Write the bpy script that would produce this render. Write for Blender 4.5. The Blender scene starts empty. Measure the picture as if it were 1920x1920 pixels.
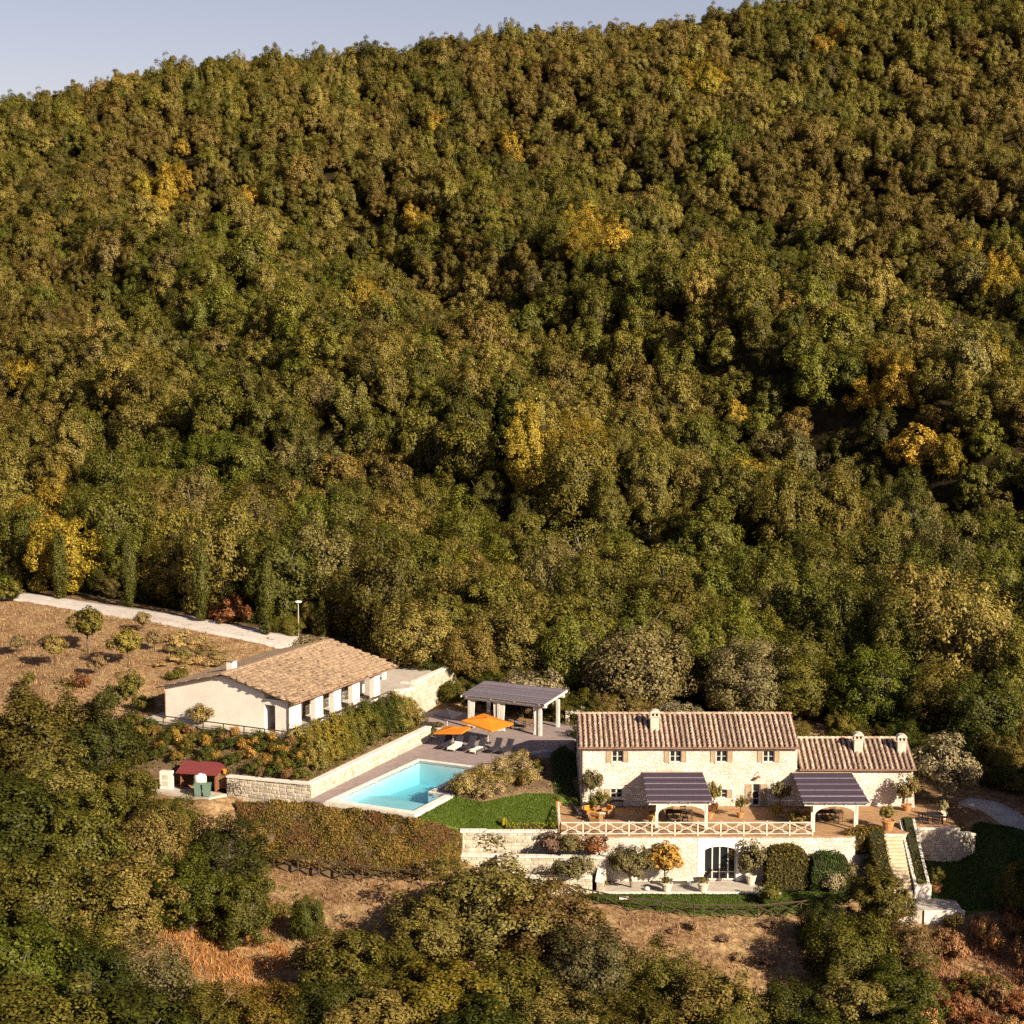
import bpy, math, random
import numpy as np
from mathutils import Vector, Matrix

# ---------------------------------------------------------------- camera, sky, sun, exposure
scene = bpy.context.scene
COL = scene.collection
FPX, PITCH, CAMZ = 3583.0, math.radians(7.2), 42.0      # lens for a 1920 px frame, tilt, height over the terrace
cam_data = bpy.data.cameras.new('camera')
cam_data.sensor_width = 36.0
cam_data.lens = 36.0 * FPX / 1920.0
cam_data.clip_start = 1.0
cam_data.clip_end = 12000.0
cam = bpy.data.objects.new('camera', cam_data)
COL.objects.link(cam)
cam.location = (0, 0, CAMZ)
cam.rotation_euler = (math.pi / 2 - PITCH, 0, 0)
scene.camera = cam

SUN_AZ, SUN_EL = math.radians(42.0), math.radians(27.0)  # to the right behind the camera, low
to_sun = Vector((math.sin(SUN_AZ) * math.cos(SUN_EL), -math.cos(SUN_AZ) * math.cos(SUN_EL), math.sin(SUN_EL)))
world = bpy.data.worlds.new('World')
scene.world = world
world.use_nodes = True
wn = world.node_tree
bgn = wn.nodes['Background']
skyn = wn.nodes.new('ShaderNodeTexSky')
skyn.sky_type = 'NISHITA'
skyn.sun_disc = False
skyn.sun_elevation = SUN_EL
skyn.sun_rotation = math.atan2(to_sun.x, to_sun.y)
skyn.altitude = 300.0
skyn.air_density = 0.8
skyn.dust_density = 1.0
skyn.ozone_density = 0.5
tintn = wn.nodes.new('ShaderNodeMix')                    # the evening sky is lavender all over
tintn.data_type, tintn.blend_type = 'RGBA', 'MULTIPLY'
tintn.inputs[0].default_value = 1.0
tintn.inputs[7].default_value = (1.24, 0.945, 0.90, 1)
wn.links.new(skyn.outputs[0], tintn.inputs[6])
wn.links.new(tintn.outputs[2], bgn.inputs[0])
bgn.inputs[1].default_value = 0.05
sun_data = bpy.data.lights.new('sun', 'SUN')
sun_data.energy = 5.0
sun_data.angle = math.radians(0.5)
sun_data.color = (1.0, 0.86, 0.64)
sun = bpy.data.objects.new('sun', sun_data)
COL.objects.link(sun)
sun.rotation_euler = to_sun.to_track_quat('Z', 'Y').to_euler()
sun.location = (60, 20, 120)
vs = scene.view_settings
vs.view_transform = 'Standard'
vs.look = 'None'
vs.gamma = 1.0
vs.use_curve_mapping = False
vs.exposure = 1.12
scene.cycles.max_bounces = 6
scene.cycles.diffuse_bounces = 1
scene.cycles.transparent_max_bounces = 12
scene.cycles.use_denoising = False

rng = np.random.default_rng(7)
random.seed(7)
PI = math.pi

# ---------------------------------------------------------------- where a picture point lies in the place
CT, ST = math.cos(PITCH), math.sin(PITCH)
def ray(px, py):
    u, v = (px - 960) / FPX, (960 - py) / FPX
    return u, CT + ST * v, -ST + CT * v
def P(px, py, z):                       # on the level z
    d = ray(px, py); t = (z - CAMZ) / d[2]
    return Vector((t * d[0], t * d[1], z))
def PY(px, py, y):                      # on the upright plane at distance y
    d = ray(px, py); t = y / d[1]
    return Vector((t * d[0], y, CAMZ + t * d[2]))
def proj(x, y, z):
    z = z - CAMZ
    F = y * CT - z * ST; U = y * ST + z * CT
    return 960 + FPX * x / F, 960 - FPX * U / F

# ---------------------------------------------------------------- mesh helpers
class MB:
    def __init__(s): s.v = []; s.f = []
    def quad(s, *p):
        n = len(s.v); s.v += [tuple(q) for q in p]; s.f.append(tuple(range(n, n + len(p))))
    def box(s, x0, x1, y0, y1, z0, z1, M=None):
        n = len(s.v)
        c = [(x0,y0,z0),(x1,y0,z0),(x1,y1,z0),(x0,y1,z0),(x0,y0,z1),(x1,y0,z1),(x1,y1,z1),(x0,y1,z1)]
        if M is not None: c = [tuple(M @ Vector(q)) for q in c]
        s.v += c
        s.f += [tuple(n + i for i in q) for q in ((0,3,2,1),(4,5,6,7),(0,1,5,4),(1,2,6,5),(2,3,7,6),(3,0,4,7))]
        return s
    def bar(s, a, b, w, h=None):        # a beam from a to b
        a, b = Vector(a), Vector(b); h = h or w
        d = (b - a); L = d.length
        q = d.to_track_quat('X', 'Z').to_matrix().to_4x4()
        return s.box(0, L, -w/2, w/2, -h/2, h/2, Matrix.Translation(a) @ q)
    def tube(s, pts, rad, n=6, cap=True):
        pts = [Vector(p) for p in pts]
        base = len(s.v)
        for i, p in enumerate(pts):
            d = (pts[min(i+1, len(pts)-1)] - pts[max(i-1, 0)]).normalized()
            u = d.orthogonal().normalized() if abs(d.z) < 0.9 else Vector((1, 0, 0)).cross(d).normalized()
            w = d.cross(u)
            r = rad[i] if hasattr(rad, '__len__') else rad
            for k in range(n):
                a = 2 * PI * k / n
                s.v.append(tuple(p + (u * math.cos(a) + w * math.sin(a)) * r))
        for i in range(len(pts) - 1):
            for k in range(n):
                a, b = base + i*n + k, base + i*n + (k+1) % n
                s.f.append((a, b, b + n, a + n))
        if cap:
            s.f.append(tuple(base + k for k in reversed(range(n))))
            s.f.append(tuple(base + (len(pts)-1)*n + k for k in range(n)))
        return s
    def lathe(s, prof, n=14, c=(0, 0, 0)):
        base = len(s.v)
        for r, z in prof:
            for k in range(n):
                a = 2*PI*k/n
                s.v.append((c[0] + r*math.cos(a), c[1] + r*math.sin(a), c[2] + z))
        for i in range(len(prof)-1):
            for k in range(n):
                a, b = base + i*n + k, base + i*n + (k+1) % n
                s.f.append((a, b, b+n, a+n))
        s.f.append(tuple(base + k for k in reversed(range(n))))
        s.f.append(tuple(base + (len(prof)-1)*n + k for k in range(n)))
        return s
    def prism(s, poly, z0, z1):         # upright prism, counter-clockwise outline
        n = len(poly); b = len(s.v)
        zt = z1 if hasattr(z1, '__len__') else [z1]*n
        s.v += [(p[0], p[1], z0) for p in poly] + [(p[0], p[1], zt[i]) for i, p in enumerate(poly)]
        s.f.append(tuple(b + i for i in reversed(range(n)))); s.f.append(tuple(b + n + i for i in range(n)))
        for i in range(n):
            j = (i+1) % n
            s.f.append((b+i, b+j, b+n+j, b+n+i))
        return s
    def mesh(s, name):
        me = bpy.data.meshes.new(name); me.from_pydata(s.v, [], s.f); me.update(); return me
    def build(s, name, mat, parent=None, smooth=False, bevel=0.0):
        me = s.mesh(name)
        if smooth: me.shade_smooth()
        return obj(name, me, mat, parent, bevel)
def obj(name, me, mat, parent=None, bevel=0.0):
    if mat is not None and not me.materials: me.materials.append(mat)
    o = bpy.data.objects.new(name, me); COL.objects.link(o)
    if parent is not None: o.parent = parent
    if bevel:
        m = o.modifiers.new('bevel', 'BEVEL'); m.width = bevel; m.segments = 1; m.limit_method = 'ANGLE'
    return o
def np_mesh(name, V, F):
    me = bpy.data.meshes.new(name)
    V = np.ascontiguousarray(V, dtype=np.float32); F = np.ascontiguousarray(F, dtype=np.int32)
    m, k = F.shape
    me.vertices.add(len(V)); me.vertices.foreach_set('co', V.ravel())
    me.loops.add(m*k); me.loops.foreach_set('vertex_index', F.ravel())
    me.polygons.add(m); me.polygons.foreach_set('loop_start', np.arange(0, m*k, k, dtype=np.int32))
    me.update(calc_edges=True); me.validate()
    return me
def tag(o, label=None, cat=None, group=None, kind=None, tint=None):
    if label: o['label'] = label
    if cat: o['category'] = cat
    if group: o['group'] = group
    if kind: o['kind'] = kind
    if tint is not None: o['tint'] = [float(t) for t in tint]
    return o
def thing(name, label, cat, loc=(0,0,0), rz=0.0, group=None):
    o = bpy.data.objects.new(name, None); COL.objects.link(o)
    o.empty_display_size = 0.3
    o.location = loc; o.rotation_euler = (0, 0, rz)
    return tag(o, label, cat, group)
def dup(root, loc, rz=0.0, scale=None, label=None, group=None, tint=None):
    r = root.copy(); COL.objects.link(r)
    r.location = loc; r.rotation_euler = (0, 0, rz)
    if scale is not None: r.scale = scale if hasattr(scale, '__len__') else (scale,)*3
    if label: r['label'] = label
    if group: r['group'] = group
    if tint is not None and 'tint' in r.keys(): r['tint'] = [float(t) for t in tint]
    for ch in list(root.children):
        c = ch.copy(); COL.objects.link(c); c.parent = r
        if tint is not None and 'tint' in c.keys(): c['tint'] = [float(t) for t in tint]
        for g in list(ch.children):
            d = g.copy(); COL.objects.link(d); d.parent = c
            if tint is not None and 'tint' in d.keys(): d['tint'] = [float(t) for t in tint]
    return r

# ---------------------------------------------------------------- materials
MATS = {}
def _nt(name):
    m = bpy.data.materials.new(name); m.use_nodes = True
    nt = m.node_tree; b = nt.nodes['Principled BSDF']
    b.inputs['Specular IOR Level'].default_value = 0.25
    MATS[name] = m
    return m, nt, b
def nd(nt, t, **kw):
    n = nt.nodes.new(t)
    for k, v in kw.items(): setattr(n, k, v)
    return n
def ramp(nt, fac, stops):
    r = nd(nt, 'ShaderNodeValToRGB')
    e = r.color_ramp.elements
    while len(e) < len(stops): e.new(0.5)
    for q, (p, c) in zip(e, stops): q.position = p; q.color = (*c, 1)
    nt.links.new(fac, r.inputs[0]); return r.outputs[0]
def noise(nt, vec, scale, detail=4, rough=0.6):
    n = nd(nt, 'ShaderNodeTexNoise'); n.inputs['Scale'].default_value = scale
    n.inputs['Detail'].default_value = detail; n.inputs['Roughness'].default_value = rough
    nt.links.new(vec, n.inputs['Vector']); return n.outputs['Fac']
def mixc(nt, fac, a, b, mode='MIX'):
    m = nd(nt, 'ShaderNodeMix', data_type='RGBA', blend_type=mode)
    for s, v in ((0, fac), (6, a), (7, b)):
        if hasattr(v, 'is_output'): nt.links.new(v, m.inputs[s])
        else: m.inputs[s].default_value = v if s == 0 else (*v, 1)
    return m.outputs[2]
def bump(nt, b, h, strength=0.5, dist=0.05):
    n = nd(nt, 'ShaderNodeBump'); n.inputs['Strength'].default_value = strength; n.inputs['Distance'].default_value = dist
    nt.links.new(h, n.inputs['Height']); nt.links.new(n.outputs[0], b.inputs['Normal'])
def plain(name, c1, c2=None, scale=3.0, rough=0.8, bmp=0.0, metal=0.0, obvar=0.0):
    m, nt, b = _nt(name)
    b.inputs['Roughness'].default_value = rough; b.inputs['Metallic'].default_value = metal
    g = nd(nt, 'ShaderNodeNewGeometry').outputs['Position']
    c2 = c2 or tuple(x*0.7 for x in c1)
    f = noise(nt, g, scale, 6)
    c = ramp(nt, f, [(0.3, c2), (0.68, c1)])
    if obvar:
        oi = nd(nt, 'ShaderNodeObjectInfo').outputs['Random']
        mr = nd(nt, 'ShaderNodeMapRange'); mr.inputs[3].default_value = 1-obvar; mr.inputs[4].default_value = 1+obvar
        nt.links.new(oi, mr.inputs[0])
        hs = nd(nt, 'ShaderNodeHueSaturation'); nt.links.new(mr.outputs[0], hs.inputs['Value']); nt.links.new(c, hs.inputs['Color'])
        c = hs.outputs[0]
    nt.links.new(c, b.inputs['Base Color'])
    if bmp: bump(nt, b, noise(nt, g, scale*6, 4), bmp, 0.03)
    return m
def stone_mat(name, cols, scale, mortar, stretch=1.7, bmp=0.6):
    m, nt, b = _nt(name); b.inputs['Roughness'].default_value = 0.9
    g = nd(nt, 'ShaderNodeNewGeometry').outputs['Position']
    mp = nd(nt, 'ShaderNodeMapping'); mp.inputs['Scale'].default_value = (1, 1, stretch); nt.links.new(g, mp.inputs[0])
    v = nd(nt, 'ShaderNodeTexVoronoi'); v.inputs['Scale'].default_value = scale; nt.links.new(mp.outputs[0], v.inputs['Vector'])
    e = nd(nt, 'ShaderNodeTexVoronoi', feature='DISTANCE_TO_EDGE'); e.inputs['Scale'].default_value = scale; nt.links.new(mp.outputs[0], e.inputs['Vector'])
    sx = nd(nt, 'ShaderNodeSeparateColor'); nt.links.new(v.outputs['Color'], sx.inputs[0])
    n = len(cols)
    c = ramp(nt, sx.outputs[0], [(i/(n-1), q) for i, q in enumerate(cols)])
    big = noise(nt, g, 0.55, 5)
    c = mixc(nt, ramp(nt, big, [(0.42, (0,0,0)), (0.7, (0.6,0.6,0.6))]), c, tuple(x*0.62 for x in (cols[0][0], cols[0][1]*0.92, cols[0][2]*0.8)))
    ed = ramp(nt, e.outputs['Distance'], [(0.0, (1,1,1)), (0.07, (0,0,0))])
    c = mixc(nt, ed, c, mortar)
    nt.links.new(c, b.inputs['Base Color'])
    h = nd(nt, 'ShaderNodeMath', operation='SUBTRACT'); nt.links.new(noise(nt, g, 9, 5), h.inputs[0]); nt.links.new(ed, h.inputs[1])
    bump(nt, b, h.outputs[0], bmp, 0.05)
    return m
def leaf_mat(name, trans=0.13, spread=0.68, gloss=0.012):
    m = bpy.data.materials.new(name); m.use_nodes = True; MATS[name] = m
    nt = m.node_tree; nt.nodes.clear()
    out = nd(nt, 'ShaderNodeOutputMaterial')
    a = nd(nt, 'ShaderNodeAttribute', attribute_type='INSTANCER', attribute_name='tint')
    geo = nd(nt, 'ShaderNodeNewGeometry')
    r = geo.outputs['Random Per Island']
    mr = nd(nt, 'ShaderNodeMapRange'); mr.inputs[3].default_value = 1-spread; mr.inputs[4].default_value = 1+spread
    nt.links.new(r, mr.inputs[0])
    wn_ = nd(nt, 'ShaderNodeTexWhiteNoise', noise_dimensions='1D'); nt.links.new(r, wn_.inputs['W'])
    hr = nd(nt, 'ShaderNodeMapRange'); hr.inputs[3].default_value = 0.48; hr.inputs[4].default_value = 0.507
    nt.links.new(wn_.outputs['Value'], hr.inputs[0])
    hs = nd(nt, 'ShaderNodeHueSaturation')
    nt.links.new(hr.outputs[0], hs.inputs['Hue']); nt.links.new(mr.outputs[0], hs.inputs['Value']); nt.links.new(a.outputs['Color'], hs.inputs['Color'])
    d = nd(nt, 'ShaderNodeBsdfDiffuse'); t = nd(nt, 'ShaderNodeBsdfTranslucent'); g = nd(nt, 'ShaderNodeBsdfGlossy')
    g.inputs['Roughness'].default_value = 0.5
    for q in (d, t): nt.links.new(hs.outputs[0], q.inputs['Color'])
    m1 = nd(nt, 'ShaderNodeMixShader'); m1.inputs[0].default_value = trans
    nt.links.new(d.outputs[0], m1.inputs[1]); nt.links.new(t.outputs[0], m1.inputs[2])
    m2 = nd(nt, 'ShaderNodeMixShader'); m2.inputs[0].default_value = gloss
    nt.links.new(m1.outputs[0], m2.inputs[1]); nt.links.new(g.outputs[0], m2.inputs[2])
    nt.links.new(m2.outputs[0], out.inputs[0])
    return m
LEAF = leaf_mat('leaf')
BLADE = leaf_mat('blade', 0.25, 0.4, 0.02)
BARK = plain('bark', (0.11, 0.085, 0.06), (0.05, 0.04, 0.03), 6, 0.95, 0.5)
PALE_BARK = plain('pale_bark', (0.26, 0.22, 0.17), (0.12, 0.1, 0.075), 6, 0.95, 0.4)
FACADE = stone_mat('facade_stone', [(0.52,0.45,0.385), (0.70,0.64,0.57), (0.62,0.515,0.425), (0.74,0.69,0.63)], 2.3, (0.69, 0.63, 0.56), 1.6, 0.8)
RUBBLE = stone_mat('rubble_stone', [(0.42,0.36,0.28), (0.58,0.51,0.42), (0.50,0.42,0.32), (0.63,0.57,0.48)], 3.4, (0.36, 0.30, 0.23), 1.5, 0.9)
STONE = plain('cut_stone', (0.52, 0.46, 0.38), (0.33, 0.28, 0.21), 2.5, 0.9, 0.6, obvar=0.22)
COPING = plain('coping', (0.72, 0.68, 0.61), (0.56, 0.51, 0.44), 2.0, 0.8, 0.2)
STUCCO = plain('stucco', (0.78, 0.73, 0.66), (0.68, 0.62, 0.54), 0.9, 0.9, 0.4)
WHITE = plain('white_paint', (0.70, 0.65, 0.58), (0.54, 0.48, 0.41), 2.5, 0.6, 0.1)
TILE = plain('roof_tile', (0.54, 0.415, 0.32), (0.24, 0.15, 0.11), 2.2, 0.9, 0.4, obvar=0.22)
TILEBED = plain('tile_channel', (0.13, 0.075, 0.055), (0.07, 0.042, 0.033), 2.5, 0.95, 0.3)
SLAB = plain('roof_slab', (0.42, 0.30, 0.195), (0.17, 0.11, 0.07), 3.6, 0.95, 1.0, obvar=0.2)
SLABBED = plain('slab_bed', (0.12, 0.08, 0.05), (0.07, 0.045, 0.03), 3, 0.95, 0.5)
TERRA = plain('terracotta', (0.42, 0.25, 0.13), (0.27, 0.155, 0.08), 1.8, 0.9, 0.3)
POT = plain('pot_clay', (0.50, 0.25, 0.10), (0.36, 0.17, 0.07), 4, 0.85, 0.2)
PALEPOT = plain('pot_stone', (0.68, 0.60, 0.48), (0.52, 0.44, 0.34), 4, 0.85, 0.2)
DECK = plain('deck_paving', (0.30, 0.235, 0.225), (0.22, 0.17, 0.165), 2.2, 0.85, 0.3)
GLASS = plain('window_glass', (0.02, 0.024, 0.03), (0.012, 0.014, 0.018), 2, 0.08)
SHUTTER = plain('shutter_paint', (0.40, 0.30, 0.20), (0.30, 0.22, 0.14), 3, 0.7, 0.2)
FRAME = plain('frame_paint', (0.66, 0.60, 0.52), (0.55, 0.49, 0.42), 4, 0.6)
WOOD = plain('dark_wood', (0.085, 0.055, 0.035), (0.045, 0.03, 0.02), 5, 0.85, 0.4)
BROWNWOOD = plain('brown_wood', (0.24, 0.10, 0.05), (0.14, 0.06, 0.03), 5, 0.85, 0.4)
CANE = plain('cane_mat', (0.05, 0.036, 0.055), (0.028, 0.02, 0.034), 14, 0.9, 0.5)
SLAT = plain('grey_slat', (0.20, 0.17, 0.20), (0.12, 0.10, 0.125), 6, 0.9, 0.3, obvar=0.3)
IRON = plain('dark_iron', (0.03, 0.026, 0.03), (0.018, 0.016, 0.018), 6, 0.5)
DARKCLOTH = plain('dark_cloth', (0.04, 0.036, 0.05), (0.025, 0.022, 0.03), 5, 0.9)
TOWEL = plain('towel', (0.78, 0.73, 0.66), (0.68, 0.62, 0.55), 5, 0.95, 0.3)
ORANGE = plain('orange_cloth', (0.60, 0.20, 0.012), (0.46, 0.14, 0.01), 2.5, 0.9, 0.2)
CUSHION = plain('orange_cushion', (0.62, 0.24, 0.03), (0.5, 0.18, 0.02), 4, 0.9, 0.2)
WICKER = plain('wicker', (0.30, 0.18, 0.08), (0.17, 0.10, 0.05), 12, 0.85, 0.5)
REDROOF = plain('red_roofing', (0.20, 0.04, 0.042), (0.12, 0.026, 0.028), 6, 0.85, 0.5)
BINGREEN = plain('bin_plastic', (0.13, 0.20, 0.16), (0.09, 0.15, 0.12), 6, 0.5)
CONCRETE = plain('concrete', (0.48, 0.43, 0.37), (0.36, 0.31, 0.26), 1.5, 0.9, 0.3)
CHIM = plain('chimney_render', (0.56, 0.50, 0.42), (0.42, 0.36, 0.29), 2.5, 0.9, 0.4)
GRAVEL = plain('gravel', (0.56, 0.51, 0.47), (0.42, 0.37, 0.34), 1.6, 0.95, 0.6)
SOIL = plain('soil', (0.17, 0.115, 0.065), (0.09, 0.06, 0.035), 1.2, 0.95, 0.6)
LAWN = plain('lawn_turf', (0.085, 0.115, 0.018), (0.04, 0.065, 0.01), 2.0, 0.95, 0.5)
POOLTILE = plain('pool_tile', (0.42, 0.585, 0.66), (0.35, 0.53, 0.61), 1.0, 0.5)
REDLAMP = plain('lamp_rust', (0.35, 0.09, 0.05), (0.25, 0.06, 0.035), 4, 0.6)
LAMPWHITE = plain('lamp_white', (0.8, 0.78, 0.74), (0.7, 0.68, 0.64), 3, 0.4)
PAVE = plain('step_stone', (0.60, 0.50, 0.36), (0.44, 0.35, 0.24), 2.2, 0.9, 0.4)
def water_mat():
    m, nt, b = _nt('pool_water'); nt.nodes.remove(b)
    out = nt.nodes['Material Output']
    tr = nd(nt, 'ShaderNodeBsdfTransparent'); tr.inputs[0].default_value = (0.93, 0.99, 1, 1)
    gl = nd(nt, 'ShaderNodeBsdfGlossy'); gl.inputs['Roughness'].default_value = 0.04
    fr = nd(nt, 'ShaderNodeFresnel'); fr.inputs['IOR'].default_value = 1.33
    g = nd(nt, 'ShaderNodeNewGeometry').outputs['Position']
    bp = nd(nt, 'ShaderNodeBump'); bp.inputs['Strength'].default_value = 0.25; bp.inputs['Distance'].default_value = 0.03
    nt.links.new(noise(nt, g, 3.0, 3), bp.inputs['Height'])
    nt.links.new(bp.outputs[0], gl.inputs['Normal']); nt.links.new(bp.outputs[0], fr.inputs['Normal'])
    mx = nd(nt, 'ShaderNodeMixShader')
    bf = nd(nt, 'ShaderNodeMath', operation='SUBTRACT'); bf.inputs[0].default_value = 1.0; nt.links.new(nd(nt, 'ShaderNodeNewGeometry').outputs['Backfacing'], bf.inputs[1])
    fm = nd(nt, 'ShaderNodeMath', operation='MULTIPLY'); nt.links.new(fr.outputs[0], fm.inputs[0]); nt.links.new(bf.outputs[0], fm.inputs[1])
    nt.links.new(fm.outputs[0], mx.inputs[0]); nt.links.new(tr.outputs[0], mx.inputs[1]); nt.links.new(gl.outputs[0], mx.inputs[2])
    nt.links.new(mx.outputs[0], out.inputs['Surface'])
    va = nd(nt, 'ShaderNodeVolumeAbsorption'); va.inputs['Color'].default_value = (0.25, 0.84, 0.92, 1); va.inputs['Density'].default_value = 0.14
    nt.links.new(va.outputs[0], out.inputs['Volume'])
    return m
WATER = water_mat()
# ---------------------------------------------------------------- the lie of the land
E1, E2 = Vector((0.893, -0.450, 0)), Vector((0.450, 0.893, 0))     # the pool terrace and guest house are turned to the house
POOL_O = Vector((-14.17, 141.19, 0))
ROT = math.atan2(E1.y, E1.x)
def pool(a, b, z=0.0): return POOL_O + E1*a + E2*b + Vector((0, 0, z))
ANX_O = Vector((-28.87, 155.74, 0))
def anx(a, b, z=0.0): return ANX_O + E1*a + E2*b + Vector((0, 0, z))

SKYX = [-500, -200, 0, 240, 420, 640, 960, 1280, 1600, 1920, 2400]
SKYY = [250, 215, 185, 132, 106, 92, 60, 16, -25, -70, -130]
ctrl = []
def cp(x, y, z): ctrl.append((x, y, z))
for d, zm in ((205, 2.5), (232, 5.0), (260, 8.0), (320, 20.0), (390, 38.0), (460, 63.0), (525, None)):
    for px in (-500, -200, 100, 480, 960, 1440, 1920, 2400):
        x = (px - 960) / FPX * d
        sk = np.interp(px, SKYX, SKYY)
        top = 42 + 525*math.tan(math.atan((960 - sk)/FPX) - PITCH) - 7.3
        mid = 42 + 525*math.tan(math.atan((960 - 60)/FPX) - PITCH) - 7.3
        fr = ((d - 205) / 320.0)
        z = top if zm is None else zm + (top - mid)*fr**1.2
        if zm is not None and px < 700 and d < 330: z += (330 - d)/125.0 * 5.0 * min(1, (700 - px)/500.0)
        if zm is not None and px > 1300 and d < 300: z -= (300 - d)/95.0 * 2.0
        cp(x, d, z)
        if zm is None:
            cp(x*1.09, 575, z - 9); cp(x*1.25, 660, z - 45)
for q in ((P(588,1496,0.6)), (P(812,1383,0.4)), pool(4,7,-1.9), pool(3,10,-1.8), pool(3,13,-1.5), pool(6,3,-1.6), pool(2,3,-1.5), pool(5,20,0.3), pool(2,28,0.6), pool(-7,22,3.4),
          pool(-6,5,2.4), pool(-9,3,1.6), pool(-12,-1.2,1.4), pool(-11,-2.6,1.35), P(350,1500,1.55), P(300,1492,1.6), P(420,1496,1.6), pool(-17,-1.0,1.5),
          anx(0,0,4.7), anx(12,0,4.4), anx(0,16,5.6), anx(12,16,4.2), anx(6,8,4.8), anx(6,26,4.2), anx(0,24,5.8), anx(-6,6,5.3), anx(-6,-4,4.2), anx(4,-5,3.4),
          PY(40,1130,196), PY(300,1160,188), PY(520,1205,180), PY(0,1290,166), PY(150,1290,163), PY(-200,1110,204), PY(-200,1290,170), PY(150,1215,178),
          P(0,1500,2.4), P(200,1440,3.2), P(0,1700,0.2), P(0,1920,-2), P(200,1600,0.6), P(200,1800,-2.2), P(250,1500,1.6),
          P(490,1612,-1.5), P(700,1642,-1.6), P(860,1640,-1.9), P(600,1690,-2.7), P(450,1790,-3.6), P(600,1920,-5.2), P(750,1720,-3.2), P(320,1920,-4),
          P(900,1700,-4.2), P(1000,1800,-5.2), P(1000,1920,-6.6), P(1400,1790,-5.4), P(1350,1920,-7.2), P(1650,1760,-5.2), P(1650,1920,-7),
          P(1070,1686,-3.72), P(1180,1708,-4.02), P(1300,1721,-4.2), P(1420,1722,-4.24), P(1540,1706,-4.1), P(1720,1710,-4.2), P(1850,1720,-4.3), P(1800,1900,-6.6), P(1920,1800,-5.6),
          P(1800,1620,-2.7), P(1920,1620,-2.9), P(1810,1540,-1.1), P(1900,1530,-0.75), P(2100,1560,-0.9), P(2150,1750,-4.5)): cp(*q)
for x, y, z in ((-2,139.5,-1.5), (0,137.4,-2.6), (-1,144,0.0), (2.5,148,0.5), (3,152,1.0), (5,141,-2.6), (14,138.8,-3.9), (14,136.5,-3.9), (22,138.8,-3.9), (27,138,-3.6),
                (8,146,-0.6), (14,146,-0.6), (22,146,-0.6), (29,146,-0.8), (33,146,-0.9), (6,157,0.4), (14,157,0.2), (26,156,-0.2), (36,156,-0.4),
                (8,166,1.2), (20,168,1.0), (34,168,0.2), (46,170,0.6), (3,164,0.9), (10,178,1.8), (-4,176,3.8), (0,186,3.8), (24,182,1.0), (45,186,1.2),
                (-30,100,-5), (0,95,-9), (30,95,-10), (-60,110,0), (60,100,-9), (60,130,-4), (60,150,-1), (-70,150,6), (-80,190,10), (80,180,2),
                (-30,60,-18), (30,60,-20), (0,60,-20), (90,120,-6), (-90,120,2)): cp(x, y, z)
CT_ = np.array(ctrl, dtype=float)
def _tps(r2): return np.where(r2 < 1e-9, 0.0, 0.5*r2*np.log(np.maximum(r2, 1e-9)))
_S = 50.0
_X = CT_[:, :2]/_S; _n = len(_X)
_K = _tps(((_X[:, None, :] - _X[None, :, :])**2).sum(-1)) + np.eye(_n)*2e-4
_Pm = np.c_[np.ones(_n), _X]
_A = np.zeros((_n+3, _n+3)); _A[:_n, :_n] = _K; _A[:_n, _n:] = _Pm; _A[_n:, :_n] = _Pm.T
_W = np.linalg.solve(_A, np.r_[CT_[:, 2], 0, 0, 0])
def sstep(a, b, x):
    t = np.clip((x-a)/(b-a), 0, 1); return t*t*(3-2*t)
def gz(x, y):
    x = np.atleast_1d(np.asarray(x, float)); y = np.atleast_1d(np.asarray(y, float))
    xs = np.clip(x, -280, 280); ys = np.clip(y, 45, 690)
    q = np.c_[xs, ys]/_S
    out = np.empty(len(q))
    for i in range(0, len(q), 20000):
        k = q[i:i+20000]
        out[i:i+20000] = _tps(((k[:, None, :]-_X[None])**2).sum(-1)) @ _W[:_n] + _W[_n] + k @ _W[_n+1:]
    w = sstep(215, 260, ys) * (1 - 0.85*sstep(400, 510, ys))
    s = xs*0.92 + ys*0.62
    out += w*(6.0*np.sin(s/13.0 + 0.7*np.sin(ys/37.0) + 0.9) + 2.8*np.sin(s/6.3 + xs/31.0) + 1.6*np.sin(xs/9.0 - ys/15.0))
    far = np.hypot(x - xs, y - ys)
    return out - np.minimum(far*0.25, 90)
def gz1(x, y): return float(gz([x], [y])[0])
def G(px, py, lo=90.0, hi=700.0):       # the ground that a picture point shows
    d = np.array(ray(px, py)); t = np.linspace(lo, hi, 1600)
    p = t[:, None]*d[None, :]
    h = CAMZ + p[:, 2] - gz(p[:, 0], p[:, 1])
    i = np.argmax(h < 0)
    if h[i] >= 0: i = len(t)-1
    a = h[i-1]/(h[i-1]-h[i]) if i > 0 else 0
    q = p[i-1] + (p[i]-p[i-1])*a
    return Vector((q[0], q[1], gz1(q[0], q[1])))

# forest edge and clearings, in plan: the upper edge of the clearing
EDX = [-600, -300, 0, 210, 300, 530, 640, 740, 800, 880, 1060, 1100, 1500, 1640, 1760, 1840, 1920, 2400]
EDY = [1060, 1085, 1108, 1124, 1137, 1190, 1200, 1252, 1240, 1275, 1305, 1345, 1345, 1366, 1408, 1462, 1486, 1520]

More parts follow.
